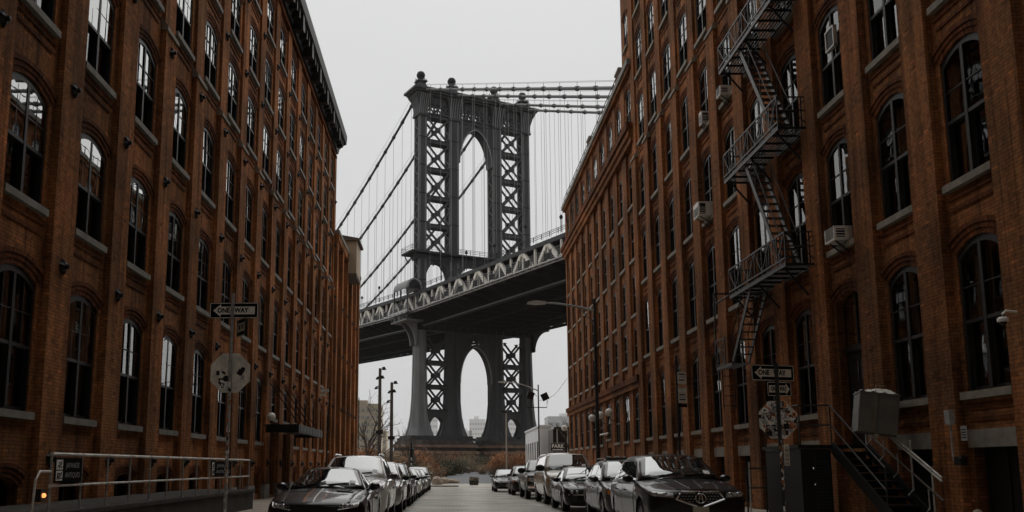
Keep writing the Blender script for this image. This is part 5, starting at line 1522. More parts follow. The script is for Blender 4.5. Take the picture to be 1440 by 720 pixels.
# left signpost
sp = thing('sign_post', 'sticker covered post with one way signs and the bare back of an eight-sided sign', 'sign', (-4.02, 17.0, .13))
m = MB(); m.tube([(0, 0, 0), (0, 0, 4.42)], .032, M['galv_dull'], 10); m.tube([(0, 0, 4.42), (0, 0, 4.47)], .036, M['galv_dull'], 10)
po = m.build('pole', sp, smooth=40); pole_stickers(po, .032, .3, 2.75, 60, 5)
one_way(sp, (.02, .042, 4.15), R(-2), .915, .30, True)
one_way(sp, (.15, .10, 3.84), R(-58), .46, .33, True, True)
m = MB(); m.prism(oct_pts(.395), 'y', -.004, .004, M['alu'])
for i in range(2): m.lathe([(.0001, -.012), (.014, -.010), (.016, -.004)], M['galv'], 8, (0, 0, -.22 + .44 * i), axis='y')
s_ = m.build('octagonal_sign', sp, loc=(-.01, .055, 2.98)); s_['label'] = 'bare metal back of an eight-sided sign with a few stickers'
stickers(s_, lambda r: (r.choice((-1, 1)) * r.uniform(.06, .26), r.uniform(-.30, .12), 0), 10, 4, .09, -.0045)
# right signpost
sp = thing('sign_post', 'post with two one way arrows over an eight-sided sign smothered in stickers', 'sign', (6.13, 17.2, .13))
m = MB(); m.tube([(0, 0, 0), (0, 0, 3.13)], .034, M['greybox'], 10); m.tube([(0, 0, 3.13), (0, 0, 3.17)], .037, M['greybox'], 10)
po = m.build('pole', sp, smooth=40); pole_stickers(po, .034, .4, 1.75, 45, 9)
one_way(sp, (-.05, .052, 3.00), R(14), .90, .30, True, True)
one_way(sp, (.06, .065, 2.70), R(12), .50, .27, False, True)
m = MB(); m.prism(oct_pts(.375), 'y', -.004, .004, M['alu'])
s_ = m.build('octagonal_sign', sp, loc=(0, .055, 2.13)); s_['label'] = 'eight-sided sign back smothered in stickers'
def inoct(r):
    while True:
        x, z = r.uniform(-.33, .33), r.uniform(-.33, .33)
        if abs(x) + abs(z) < .44: return x, z, 0
stickers(s_, inoct, 130, 11, .085, -.0045)
m = MB(); panel_box(m, .10, .40, .006, M['sign_cream'])
for i in range(12): m.box(-.03, .035, -.006, -.004, -.17 + i * .027, -.17 + i * .027 + (.006 if i % 3 else .014), M['st_black'])
m.build('code_plate', sp, loc=(.10, -.02, 1.48))
# parking sign post on the right
sp = thing('sign_post', 'dark post with stacked parking regulation panels before the right facade', 'sign', (6.45, 26.0, .13))
m = MB(); m.tube([(0, 0, 0), (0, 0, 4.38)], .035, M['greybox'], 10); po = m.build('pole', sp, smooth=40); pole_stickers(po, .035, .5, 1.8, 20, 3)
for z, h, mm, bands in ((3.86, .34, 'sign_cream', 3), (3.56, .22, 'sign_cream', 2), (3.30, .28, 'sign_cream', 3), (3.09, .10, 'sign_black', 0)):
    m = MB(); panel_box(m, .25, h, .006, M[mm], None, .02)
    for i in range(bands): m.box(-.09, .09, -.006, -.004, h * (.26 - .24 * i), h * (.26 - .24 * i) + .035, M['st_black' if mm != 'sign_cream' else ('st_grey' if i % 2 else 'st_black')])
    if abs(z - 3.56) < .01: m.box(-.12, .12, -.0065, -.0045, h * .2, h * .45, M['st_orange'])
    m.build('parking_panel', sp, loc=(.13, -.04, z - .13), rot=(0, 0, R(8)))
# thin pole on the left pavement
sp = thing('sign_post', 'thin leaning pole with a small tag beside the far left windows', 'sign', (-3.95, 30.0, .13), 0)
m = MB(); m.tube([(0, 0, 0), (.12, 0, 3.8)], .025, M['greybox'], 8); m.build('pole', sp)
m = MB(); panel_box(m, .28, .11, .006, M['sign_cream']); m.build('name_plate', sp, loc=(-.05, -.03, 3.70))
m = MB(); panel_box(m, .20, .09, .006, M['sign_cream']); m.build('name_plate', sp, loc=(-.10, -.03, 3.56))

# ramp with railing along the left wall
rp = thing('ramp', 'long low concrete ramp against the left warehouse wall', 'ramp', (-7.2, 22, 0))
m = MB(); m.box(-8.18, -6.28, 15.1, 30.3, 0.0, .60, M['concrete_dark']); m.box(-8.18, -6.22, 15.05, 30.36, .60, .68, M['concrete_dark'])
m.build('platform', rp, world=True)
rg = thing('ramp_railing', 'galvanised pipe railing with antiques signs on the left ramp', 'railing', (-6.4, 22.5, .68))
for z, r in ((1.60, .028), (1.09, .022)):
    m = MB(); m.tube([(-6.4, 15.1, z), (-6.4, 30.1, z)], r, M['galv'], 8); m.build('rail', rg, world=True, smooth=50)
pm = MB(); pm.tube([(0, 0, 0), (0, 0, .92)], .022, M['galv_dull'], 8); pm.tube([(0, 0, .90), (0, 0, .955)], .034, M['galv'], 8); pm.tube([(0, 0, .385), (0, 0, .435)], .034, M['galv'], 8); pm.tube([(0, 0, 0), (0, 0, .02)], .055, M['galv_dull'], 8)
pme = pm.mesh('post', smooth=50)
for i in range(13): o = link('post', pme, rg); o.location = (0, 15.1 + 1.25 * i - 22.5, 0)
m = MB(); m.tube([(-6.4, 15.1, 1.32), (-6.4, 14.7, 1.32), (-6.4, 14.55, 1.2), (-6.4, 14.5, .7), (-6.4, 14.5, .1)], .022, M['galv'], 8); m.build('end_loop', rg, world=True, smooth=50)
def antique_sign(y0, y1, name='sign_panel'):
    w = y1 - y0; m = MB(); m.box(-w / 2, w / 2, -.006, .006, -.20, .20, M['sign_black'])
    o = m.build(name, rg, loc=(.03, (y0 + y1) / 2 - 22.5, .66), rot=(0, 0, R(90)))
    l = MB(); rr = random.Random(2)
    for zc_ in (.09, -.09):
        x0 = -w / 2 + .05
        l.box(x0, x0 + .25, -.010, -.007, zc_ - .08, zc_ + .08, M['st_white'])
        for (a, b, c_, d_) in ((.03, .05, .02, .13), (.08, .15, .10, .125), (.10, .125, .02, .09), (.16, .22, .03, .05), (.17, .19, .07, .14), (.05, .10, .05, .07)):
            l.bar((x0 + a, -.012, zc_ - .08 + c_), (x0 + b, -.012, zc_ - .08 + d_), .003, .022, M['sign_black'], up=(0, 1, 0)) if rr.random() < .9 else None
            l.box(x0 + a, x0 + b, -.0125, -.011, zc_ - .08 + c_, zc_ - .08 + c_ + .02, M['sign_black'])
    l.build('emblem', o)
    for z, t in ((.075, 'JAPANESE'), (-.085, 'ANTIQUES')):
        e = link('lettering', text_mesh(t, .125, M['st_grey'], .001, -.001, (w - .38) / .66 * .93), o); e.location = (.16, -.0085, z); e.rotation_euler = (R(90), 0, 0)
antique_sign(15.16, 16.28); antique_sign(25.2, 27.5)
lamp = thing('wall_lamp', 'small glowing amber lamp low beside the ramp railing end', 'lamp', (-7.72, 17.75, .86))
m = MB(); m.box(-.1, .08, -.1, .1, -.12, .12, M['iron_grey']); m.build('housing', lamp)
gm = mat('lit_amber_lens', (.8, .45, .2), .3, emit=((1.0, .36, .10), 1.6))
m = MB(); m.ball((.10, -.02, 0), .045, gm, 12); m.build('lens', lamp, smooth=60)

# canopy over the left doors
cn = thing('canopy', 'black metal canopy hung on rods over the left warehouse doors', 'canopy', (-7.95, 44.5, 3.0))
m = MB(); m.box(-7.94, -6.6, 40.6, 48.1, 3.0, 3.12, M['iron']); m.box(-6.62, -6.5, 40.55, 48.15, 2.86, 3.22, M['iron']); m.box(-7.94, -6.6, 40.5, 40.62, 2.86, 3.22, M['iron']); m.box(-7.94, -6.6, 48.1, 48.2, 2.86, 3.22, M['iron'])
for i in range(12): m.box(-7.9, -6.62, 40.9 + i * .6, 40.95 + i * .6, 3.12, 3.16, M['greybox'])
m.build('roof', cn, world=True)
m = MB()
for i in range(8): m.box(-6.495, -6.48, 41 + i * .9, 41.75 + i * .9, 2.9, 3.17, M['greybox'])
m.build('fascia_panel', cn, world=True)
for y in (41.5, 43.4, 45.4, 47.4):
    m = MB(); m.tube([(-7.96, y - .3, 5.1), (-6.62, y, 3.2)], .025, M['iron'], 6); m.build('hanger_rod', cn, world=True)
def globe_lamp(label, loc, group=None, arm=(.45, 0), rad=.16):
    t = thing('globe_lamp', label, 'lamp', loc, 0, group)
    m = MB(); m.ball((0, 0, 0), rad, M['globe'], 18); m.build('globe', t, smooth=60)
    m = MB(); m.lathe([(.0001, -rad - .05), (.06, -rad - .05), (.08, -rad + .02), (.05, -rad + .04)], M['iron'], 12)
    m.tube([(0, 0, -rad - .03), (0, 0, -rad - .15), (arm[0] * .5, 0, -rad - .28), (arm[0], 0, -rad - .15)], .022, M['iron'], 6); m.build('bracket', t, smooth=50)
    return t
globe_lamp('white globe lamp on a bracket over the left canopy end', (-7.65, 40.2, 3.52), arm=(-.32, 0), rad=.19)
PFY = [60.2, 56.9, 53.8]
for y, l in zip(PFY, ('furthest of three white globe lamps over the right brick doorway', 'middle of three white globe lamps over the right brick doorway', 'nearest of three white globe lamps over the right brick doorway')):
    globe_lamp(l, (9.35, y, 4.5), 'globe lamps over the right doorway', (.55, 0), .24)
globe_lamp('white globe lamp on the far corner of the right brick row', (9.65, 77.2, 4.55), arm=(.3, 0), rad=.25)
m = MB()
dl = thing('door_lamp', 'long horizontal strip lamp above the right brick doorway', 'lamp', (9.75, 58.2, 3.4))
m = MB(); m.tube([(0, -1.6, .0), (0, 1.6, .0)], .05, M['ac'], 8); m.tube([(0, -1.6, 0), (.1, -1.7, .1)], .03, M['iron'], 6); m.tube([(0, 1.6, 0), (.1, 1.7, .1)], .03, M['iron'], 6); m.build('tube', dl)
m = MB(); m.ball((-.1, -1.4, -.06), .09, M['ac'], 10); m.ball((-.1, 1.4, -.06), .09, M['ac'], 10); m.build('spot_head', dl)

# street lamps
def cobra(label, loc, h, arm, drop, r=.085, stub=.5):
    t = thing('street_lamp', label, 'street lamp', loc)
    m = MB(); m.tube([(0, 0, 0), (0, 0, .5)], r * 1.6, M['greybox'], 10); m.tube([(0, 0, .5), (0, 0, h + .4)], r, M['greybox'], 10, r2=r * .62); m.ball((0, 0, h + .45), r * .8, M['greybox'], 8); m.build('pole', t, smooth=40)
    m = MB(); pts = [(0, 0, h)]
    for i in range(1, 9):
        u = i / 8; pts.append((-arm * u, 0, h + drop * math.sin(u * math.pi / 2)))
    m.tube(pts, .05, M['galv_dull'], 8, r2=.035); m.tube([(0, 0, h - .6), (-arm * .3, 0, h + drop * .42)], .02, M['galv_dull'], 6); m.build('arm', t, smooth=50)
    m = MB(); x, z = -arm, h + drop
    m.prism([(x + .12, z + .05), (x - .28, z + .09), (x - .62, z + .03), (x - .64, z - .03), (x - .3, z - .07), (x + .12, z - .04)], 'y', -.13, .13, M['galv'])
    m.tube([(x - .1, 0, z + .06), (x - .1, 0, z + .16)], .045, M['iron'], 8); m.build('lamp_head', t)
    return t
cobra('tall grey street lamp with a long arm over the parked saloon', (5.95, 37.0, gz(37)), 7.75, 2.1, .32)
sl = cobra('street lamp carrying two floodlights at the far right corner', (7.62, 78.0, gz(78)), 8.0, 2.75, .75)
m = MB(); m.tube([(-1.0, 0, 6.6), (.7, 0, 6.6), (.75, 0, 7.2)], .04, M['iron'], 6); m.tube([(-.6, 0, 6.6), (-.62, 0, 7.3)], .04, M['iron'], 6); m.build('crossarm', sl)
for x, z, a in ((-.66, 7.6, 20), (.55, 7.5, -25)):
    m = MB(); m.box(-.28, .28, -.2, .2, -.3, .3, M['iron'], Matrix.Rotation(R(a), 4, 'Y')); m.box(-.22, .22, -.21, -.2, -.24, .24, M['dark_glass'], Matrix.Rotation(R(a), 4, 'Y')); m.build('floodlight', sl, loc=(x, 0, z))
lp = thing('lamp_post', 'slender pale pole with a small lamp before the right tower leg', 'street lamp', (5.95, 95, gz(95)))
m = MB(); m.tube([(0, 0, 0), (0, 0, 7.0)], .09, M['concrete'], 8, r2=.06); m.build('pole', lp, smooth=40)
m = MB(); m.bar((-.1, 0, 7.0), (.55, 0, 7.25), .1, .08, M['iron']); m.box(-.5, -.1, -.12, .12, 7.05, 7.22, M['iron']); m.box(.2, .6, -.12, .12, 7.1, 7.3, M['iron']); m.build('lamp_head', lp)
def cam_mast(label, loc, h):
    t = thing('floodlight_mast', label, 'mast', loc)
    m = MB(); m.tube([(0, 0, 0), (0, 0, h)], .22, M['bark'], 8, r2=.15); m.build('pole', t, smooth=40)
    for dz, dx in ((-.1, .55), (-1.1, -.25), (-1.0, .3), (-2.1, -.45)):
        m = MB(); dx *= .62; m.bar((0, 0, h + dz), (dx, 0, h + dz), .08, .08, M['iron']); m.prism([(dx - .14, h + dz + .2), (dx + .14, h + dz + .26), (dx + .3 * (1 if dx > 0 else -1), h + dz - .04), (dx - .1, h + dz - .08)], 'y', -.18, .18, M['iron']); m.build('floodlight', t)
    m = MB(); m.box(-.35, .35, -.2, .2, h * .42, h * .42 + .35, M['iron']); m.bar((0, 0, h * .45), (.9, 0, h * .46), .06, .06, M['iron']); m.build('junction_box', t)
    return t
cam_mast('tallest dark floodlight mast left of the bridge tower', (-7.0, 95, gz(95)), 11.6)
cam_mast('shorter dark floodlight mast left of the bridge tower', (-5.9, 97, gz(97)), 10.3)
bp = thing('lamp_post', 'short ornate black post before the left tower leg', 'street lamp', (-3.6, 92, gz(92)))
m = MB(); m.lathe([(.3, 0), (.3, .5), (.2, .6), (.18, 2.0), (.24, 2.1), (.16, 2.3), (.16, 3.2), (.22, 3.3), (.12, 3.5), (.1, 3.9), (.0001, 4.1)], M['iron'], 10); m.build('pole', bp, smooth=40)
m = MB()
for i in range(4): m.box(-.08, .08, -.23, -.19, .7 + i * .5, 1.0 + i * .5, M['st_grey'])
m.build('notice_strip', bp)

# right side: fire escape
FE = thing('fire_escape', 'black iron fire escape zigzagging down the right warehouse', 'fire escape', (10.0, 27, 0))
XO, XI, YN, YF = 9.12, 9.78, 24.4, 29.4
BI, GI = M['iron'], M['iron_grey']
def fe_platform(z):
    m = MB()
    for i in range(9): x = XO + (XI + .1 - XO) * i / 8; m.box(x - .016, x + .016, YN, YF, z - .03, z, BI)
    for i in range(9): y = YN + (YF - YN) * i / 8; m.box(XO, XI + .2, y - .02, y + .02, z - .09, z - .03, BI)
    for x in (XO, XI + .12): m.bar((x, YN, z - .05), (x, YF, z - .05), .03, .12, GI)
    for y in (YN + .3, (YN + YF) / 2, YF - .3): m.bar((9.8, y, z - .85), (XO + .05, y, z - .08), .04, .05, BI)
    o = m.build('platform', FE, world=True)
    m = MB()
    for zz in (.84, .12): m.bar((XO, YN, z + zz), (XO, YF, z + zz), .035, .045, GI)
    for y in (YN, YF):
        for zz in (.84, .45): m.bar((XO, y, z + zz), (XI + .2, y, z + zz), .03, .035, GI)
        m.bar((XO, y, z), (XI + .2, y, z + .84), .02, .025, BI); m.bar((XO, y, z + .84), (XI + .2, y, z), .02, .025, BI)
        m.bar((XI, y, z), (XI, y, z + .84), .03, .03, BI)
    n = 8
    for i in range(n + 1):
        y = YN + (YF - YN) * i / n; m.bar((XO, y, z - .05), (XO, y, z + .86), .03, .03, GI)
        if i < n:
            y2 = YN + (YF - YN) * (i + 1) / n
            if i % 2: m.bar((XO, y, z + .1), (XO, y2, z + .84), .022, .03, GI)
            else: m.bar((XO, y, z + .84), (XO, y2, z + .1), .022, .03, GI)
            m.bar((XO, (y + y2) / 2, z + .1), (XO, (y + y2) / 2, z + .84), .018, .018, BI)
    m.build('guard_rail', o, world=True)
def fe_stair(ya, za, yb, zb, x0=9.22, x1=9.72, n=14):
    m = MB()
    for x in (x0, x1): m.bar((x, ya, za), (x, yb, zb), .035, .16, GI)
    for i in range(1, n):
        u = i / n; y, z = ya + (yb - ya) * u, za + (zb - za) * u; m.box(x0, x1, y - .10, y + .10, z - .012, z + .012, GI)
    o = m.build('stair', FE, world=True)
    m = MB()
    for x in (x0, x1):
        m.tube([(x, ya, za + .85), (x, yb, zb + .85)], .018, GI, 6)
        for u in (.02, .33, .66, .98): m.tube([(x, ya + (yb - ya) * u, za + (zb - za) * u), (x, ya + (yb - ya) * u, za + (zb - za) * u + .85)], .014, BI, 6)
    m.build('handrail', o, world=True)
for z in (6.85, 10.7, 14.5, 18.3): fe_platform(z)
for z, z2 in ((18.3, 14.5), (14.5, 10.7), (10.7, 6.85)): fe_stair(27.6, z, 25.0, z2 + .05)
fe_stair(27.6, 6.85, 29.7, 4.75, n=10)
m = MB(); z = 4.7
for i in range(6): m.box(9.15 + i * .11, 9.19 + i * .11, 29.5, 31.2, z - .03, z, BI)
m.bar((9.12, 29.5, z - .05), (9.12, 31.2, z - .05), .03, .1, GI)
for y in (30.2, 31.2):
    m.bar((9.12, y, z), (9.12, y, z + .9), .03, .03, GI)
m.bar((9.12, 30.2, z + .9), (9.12, 31.2, z + .9), .03, .04, GI); m.bar((9.12, 30.2, z), (9.12, 31.2, z + .9), .02, .03, GI); m.bar((9.12, 30.2, z + .9), (9.12, 31.2, z), .02, .03, GI); m.bar((9.12, 30.2, z + .05), (9.12, 31.2, z + .05), .03, .03, GI)
m.build('drop_landing', FE, world=True)
m = MB(); m.tube([(9.15, 29.6, 6.9), (9.15, 31.4, 6.9)], .03, BI, 6); m.tube([(9.12, 31.2, 4.7), (9.12, 31.2, 7.3)], .03, GI, 6); m.bar((9.12, 31.2, 7.25), (9.95, 31.2, 7.25), .05, .05, GI)
for x in (9.2, 9.6): m.tube([(x, 30.9, 4.6), (x, 30.9, 3.3)], .02, BI, 6)
for i in range(4): m.bar((9.2, 30.9, 3.4 + i * .33), (9.6, 30.9, 3.4 + i * .33), .02, .02, BI)
m.build('drop_ladder', FE, world=True)

# air conditioners
def ac(label, y, z, w=.58, h=.36, d=.34, X=9.98):
    t = thing('air_conditioner', label, 'air conditioner', (X, y, z), 0, 'window air conditioners on the right warehouse')
    m = MB(); m.box(-d, .12, -w / 2, w / 2, 0, h, M['ac']); m.build('housing', t)
    m = MB()
    for i in range(9): m.box(-d - .006, -d - .002, -w / 2 + .05, w / 2 - .05, .06 + i * .036, .075 + i * .036, M['ac_dark'])
    m.box(-d + .05, -d + .27, -w / 2 - .004, -w / 2 - .002, .07, h - .07, M['ac_dark'])
    for i in range(4): m.box(-d + .05, -d + .27, -w / 2 - .008, -w / 2 - .005, .10 + i * .07, .12 + i * .07, M['ac'])
    m.build('grille', t)
    for s_ in (-.3, .3):
        m = MB(); m.bar((-d * .8, w * s_, 0), (.1, w * s_, -.3), .03, .03, M['iron']); m.build('bracket', t)
ac('white window air conditioner nearest the camera on the right wall', 22.75, 6.99)
ac('large beige air conditioner jutting from the bricks left of the fire escape', 34.4, 10.82, .72, .55, .46)
ac('small white air conditioner on the sill just under the top fire escape platform', 31.45, 14.48, .48, .34, .3)
ac('small air conditioner half out of a window left of the top fire escape platform', 34.2, 14.48, .34, .5, .2)
ac('air conditioner behind the middle fire escape platform railing', 28.6, 10.82)
ac('air conditioner behind the upper fire escape platform railing', 28.6, 14.5)
vf = thing('window_vent', 'square white vent frame in the head of an upper right window', 'vent', (9.95, 22.65, 12.4))
m = MB(); 
for a in ((-.26, -.22, -.28, .28), (.22, .26, -.28, .28)): m.box(-.02, .08, a[0], a[1], a[2], a[3], M['ac'])
for a in ((-.28, -.24), (.24, .28)): m.box(-.022, .078, -.26, .26, a[0], a[1], M['ac'])
m.build('frame', vf); m = MB(); m.box(.0, .06, -.22, .22, -.24, .24, M['ac_dark']); m.build('louvre', vf)

# entrance stairs on the right
ST_ = thing('entrance_stairs', 'black iron stairs climbing to the raised right warehouse door', 'stairs', (9.2, 21, .13))
LZ = 1.90; n = 10; yb_, yt_ = 18.75, 21.7
m = MB(); m.box(8.15, 9.72, yt_, 24.2, LZ - .08, LZ, BI); m.build('landing', ST_, world=True)
for i in range(n):
    y = yb_ + (yt_ - yb_) * i / n; z = .13 + (LZ - .13) * (i + 1) / (n + 1)
    m = MB(); m.box(8.98, 9.70, y, y + .31, z - .035, z, BI); m.box(8.98, 9.70, y + .28, y + .30, z - .15, z - .036, BI); m.build('step', ST_, world=True)
for x in (8.94, 9.73):
    m = MB(); m.bar((x, yb_ - .05, .2), (x, yt_, LZ - .06), .05, .26, BI); m.build('stringer', ST_, world=True)
m = MB(); m.box(8.2, 8.9, yt_ + .02, yt_ + .06, .13, LZ - .1, BI); m.box(8.2, 8.24, yt_ + .06, 24.1, .13, LZ - .1, BI)
m.box(8.52, 8.535, yt_ + .008, yt_ + .018, .3, 1.7, M['greybox'])
for i in range(16): m.box(8.56, 8.84, yt_ + .005, yt_ + .018, .45 + i * .07, .475 + i * .07, M['greybox'])
m.build('cupboard_front', ST_, world=True)
m = MB(); m.ball((8.47, yt_ + .0, 1.35), .03, M['chrome'], 8); m.ball((8.49, yt_ + .0, .98), .025, M['chrome'], 8); m.build('knob', ST_, world=True)
def railrun(pts, name, mt, r=.022, posts=()):
    m = MB(); m.tube(pts, r, mt, 8)
    for p, z in posts: m.tube([p, (p[0], p[1], z)], r * .85, mt, 6)
    return m.build(name, ST_, world=True, smooth=50)
for dz in (.92, .46):
    railrun([(8.22, 24.1, LZ + dz), (8.22, yt_ + .05, LZ + dz), (8.94, yt_ + .03, LZ + dz), (8.94, yb_ + .4, .45 + dz)], 'handrail', M['iron_grey'], .02, [((8.22, 24.1, LZ + dz), LZ), ((8.22, 22.9, LZ + dz), LZ), ((8.22, yt_ + .05, LZ + dz), LZ), ((8.94, yt_ + .03, LZ + dz), LZ), ((8.94, yb_ + .4, .45 + dz), .3)] if dz > .9 else ())
for dz, mt in ((.95, M['galv']), (.88, M['galv']), (.5, M['tan_dark'])):
    railrun([(9.74, yt_ + .2, LZ + dz - .1), (9.74, yb_ - .25, .33 + dz - .1)], 'handrail', mt, .024, [((9.74, yb_ + .1, .45 + dz), .3), ((9.74, yb_ + .9, 1.0 + dz), .9), ((9.74, yt_, LZ + dz - .1), LZ)] if dz > .9 else ())
for i in range(5):
    y = yb_ + .2 + i * .6; z = .45 + i * .36
    m = MB(); m.tube([(9.69, y, z + .5), (9.69, y, z + .12), (9.55, y - .05, z)], .014, M['galv_dull'], 6); m.build('rail_bracket', ST_, world=True)
# grey box held out over the stairs
gb = thing('grey_cabinet', 'tilted grey metal box with crumpled white sheet on top above the right stairs', 'box', (9.35, 20.3, 2.52))
T = Matrix.Rotation(R(8), 4, 'Y') @ Matrix.Rotation(R(-12), 4, 'Z')
m = MB(); m.box(-.40, .40, -.30, .32, -.42, .42, M['cabinet'], T); m.box(-.42, .42, -.32, .34, .42, .45, M['cabinet'], T); m.build('body', gb)
m = MB(); m.box(-.025, .0, -.306, -.302, -.42, .42, M['tan_dark'], T); m.box(-.41, -.395, -.305, -.3, -.42, .42, M['galv_dull'], T); m.build('seam_strip', gb)
rr = random.Random(8); m = MB()
m.grid(lambda i, j: tuple(T @ Vector((-.40 + .80 * i, -.31 + .64 * j, .455 + .16 * max(0, math.sin(i * 3.0)) * (.3 + .7 * i) * math.sin(j * math.pi) + .02 * math.sin(i * 23 + j * 9) + .015 * math.sin(j * 31)))), 18, 12, M['cloth'])
m.build('sheet', gb, smooth=50)
m = MB(); m.tube([tuple(T @ Vector(p)) for p in ((-.1, -.33, -.42), (-.1, -.33, .46), (-.05, -.1, .64), (.2, .1, .66))], .012, M['leaf_tan'], 6); m.build('strap', gb)
m = MB(); m.tube([(0, 0, -.42), (-.05, 0, -.55)], .05, M['ac'], 8); m.build('foot', gb)
m = MB(); m.bar((.3, .2, 0), (.62, .2, 0), .06, .08, BI); m.bar((.3, .2, -.3), (.62, .2, -.1), .05, .05, BI); m.build('wall_bracket', gb)
# low railing by the basement steps
lr = thing('low_railing', 'low dark pipe railing behind the sticker covered sign', 'railing', (8.0, 24.5, .13))
for z in (1.22, .72):
    m = MB(); m.tube([(-.2, 0, z), (.85, 0, z), (.85, -2.2, z)], .025, M['iron_grey'], 6); m.build('rail', lr)
for x, y, z in ((-.2, 0, 1.22), (.3, 0, 1.22), (.85, 0, 1.22), (-.12, 0, 1.38)):
    m = MB(); m.tube([(x, y, 0), (x, y, z)], .025, M['iron_grey'] if z < 1.3 else M['galv'], 6); m.build('post', lr)
hy = thing('standpipe', 'small pale standpipe at the foot of the right brick wall', 'standpipe', (9.55, 17.0, .13))
m = MB(); m.tube([(0, 0, 0), (0, 0, .35)], .07, M['galv_dull'], 10); m.build('pipe', hy, smooth=50); m = MB(); m.ball((0, 0, .42), .09, M['concrete'], 10); m.tube([(0, 0, .38), (-.12, -.06, .38)], .045, M['concrete'], 8); m.build('cap', hy, smooth=50)
# conduit, box and small sign between the right windows
cd = thing('conduit', 'thin wall conduit with a switch box on the right brick pier', 'conduit', (9.76, 18.0, 2.0))
m = MB(); m.tube([(-.03, 0, .2), (-.03, 0, -.35), (-.05, -.06, -.48), (-.05, -.22, -.5)], .018, M['galv_dull'], 6); m.build('pipe', cd)
m = MB(); m.box(-.09, .01, -.09, .09, .2, .48, M['galv_dull']); m.build('switch_box', cd)
m = MB(); m.box(-.12, .01, -.42, -.18, -.58, -.42, BI); m.tube([(-.08, -.3, -.45), (-.2, -.65, -.42)], .03, BI, 6); m.build('valve', cd)
ws = thing('wall_notice', 'small grey notice plate fixed to the right brick pier', 'notice', (9.765, 17.6, 2.02))
m = MB(); m.box(-.012, .0, -.1, .1, -.14, .14, M['st_grey']); m.build('plate', ws)
m = MB()
for i in range(4): m.box(-.016, -.013, -.07, .07, .06 - i * .05, .08 - i * .05, M['st_black'])
m.build('print', ws)
sc_ = thing('security_camera', 'white dome security camera on an arm on the right wall', 'camera', (9.76, 15.65, 3.9))
m = MB(); m.tube([(.0, 0, .12), (-.18, 0, .14), (-.25, 0, .08), (-.25, 0, .0)], .022, M['ac'], 8); m.build('arm', sc_, smooth=50)
m = MB(); m.lathe([(.0001, .03), (.06, .03), (.09, 0), (.09, -.05), (.0001, -.06)], M['ac'], 14, (-.25, 0, 0)); m.ball((-.25, 0, -.06), .06, M['dark_glass'], 12); m.build('dome', sc_, smooth=50)

# ------------------------------------------------------------------ beyond the street
wb = thing('white_building', 'slim low white building with narrow slit windows right of the bridge pier', 'building', (11, 103, gz(100)))
m = MB(); m.box(9.4, 10.5, 95, 113, -1, 5.4, M['white_wall']); m.box(9.3, 10.6, 94.9, 113.1, 5.4, 5.6, M['white_wall']); m.build('wall', wb, world=True)
for i in range(6):
    m = MB(); m.box(9.37, 9.42, 97.5 + i * 2.6, 98.5 + i * 2.6, 1.2, 4.0, M['dark_glass']); m.build('window', wb, world=True)
gbd = thing('glass_pavilion', 'dark glazed building with steel frame behind the parking sign', 'building', (14, 93, gz(93)))
m = MB(); m.box(10.2, 24, 90.5, 94.7, -1, 5.0, M['dark_glass']); m.build('glazing', gbd, world=True)
for x in (10.6, 11.6, 12.6, 13.6, 14.6):
    m = MB(); m.box(x - .06, x + .06, 90.36, 90.48, -1, 5.6, M['galv_dull']); m.build('post', gbd, world=True)
m = MB(); m.box(10.3, 24, 90.3, 90.49, 5.0, 5.2, M['iron']); m.box(10.5, 24, 90.35, 90.47, 3.2, 3.4, M['iron']); m.box(10.4, 24, 89.8, 90.34, 2.55, 2.7, M['steel_white']); m.build('roof_beam', gbd, world=True)
pk = thing('parking_sign', 'white PARK sign standing above the beige van', 'sign', (10.35, 88.0, 0))
m = MB(); m.box(-.65, .65, -.08, .08, 2.85, 3.55, M['sign_black']); m.box(-.68, .68, -.06, .06, 2.8, 3.6, M['galv_dull']); b_ = m.build('board', pk)
t = link('lettering', text_mesh('PARK', .5, M['st_white'], .01, .012, .95), pk); t.location = (0, -.095, 3.27); t.rotation_euler = (R(90), 0, 0)
m = MB(); m.box(-.5, .5, -.10, -.085, 2.92, 3.0, M['st_white']); m.build('underline', b_)
m = MB(); m.tube([(0, 0, -.3), (0, 0, 2.8)], .07, M['iron'], 8); m.build('pole', pk)
wr = tag(MB().build('tmp') if False else link('overhead_wire', (lambda mm: (mm.tube([(9.2 + (x - 9.2), 79.5, 9.2 - 0 + 0) for x in (9.2,)] + [(10.0, 76.9, 8.9)], .012, M['iron'], 4), mm.mesh('overhead_wire'))[1])(MB())), 'thin wire sagging from the right corner building to the street lamp', 'wire')
bpy.data.objects.remove(wr)
m = MB(); A_, B_ = Vector((7.62, 78, 6.9)), Vector((9.95, 76.9, 8.7))
m.tube([A_.lerp(B_, u / 10) - Vector((0, 0, .55 * math.sin(math.pi * u / 10))) for u in range(11)], .014, M['iron'], 4)
tag(m.build('overhead_wire'), 'thin wire sagging from the right corner building to the street lamp', 'wire')

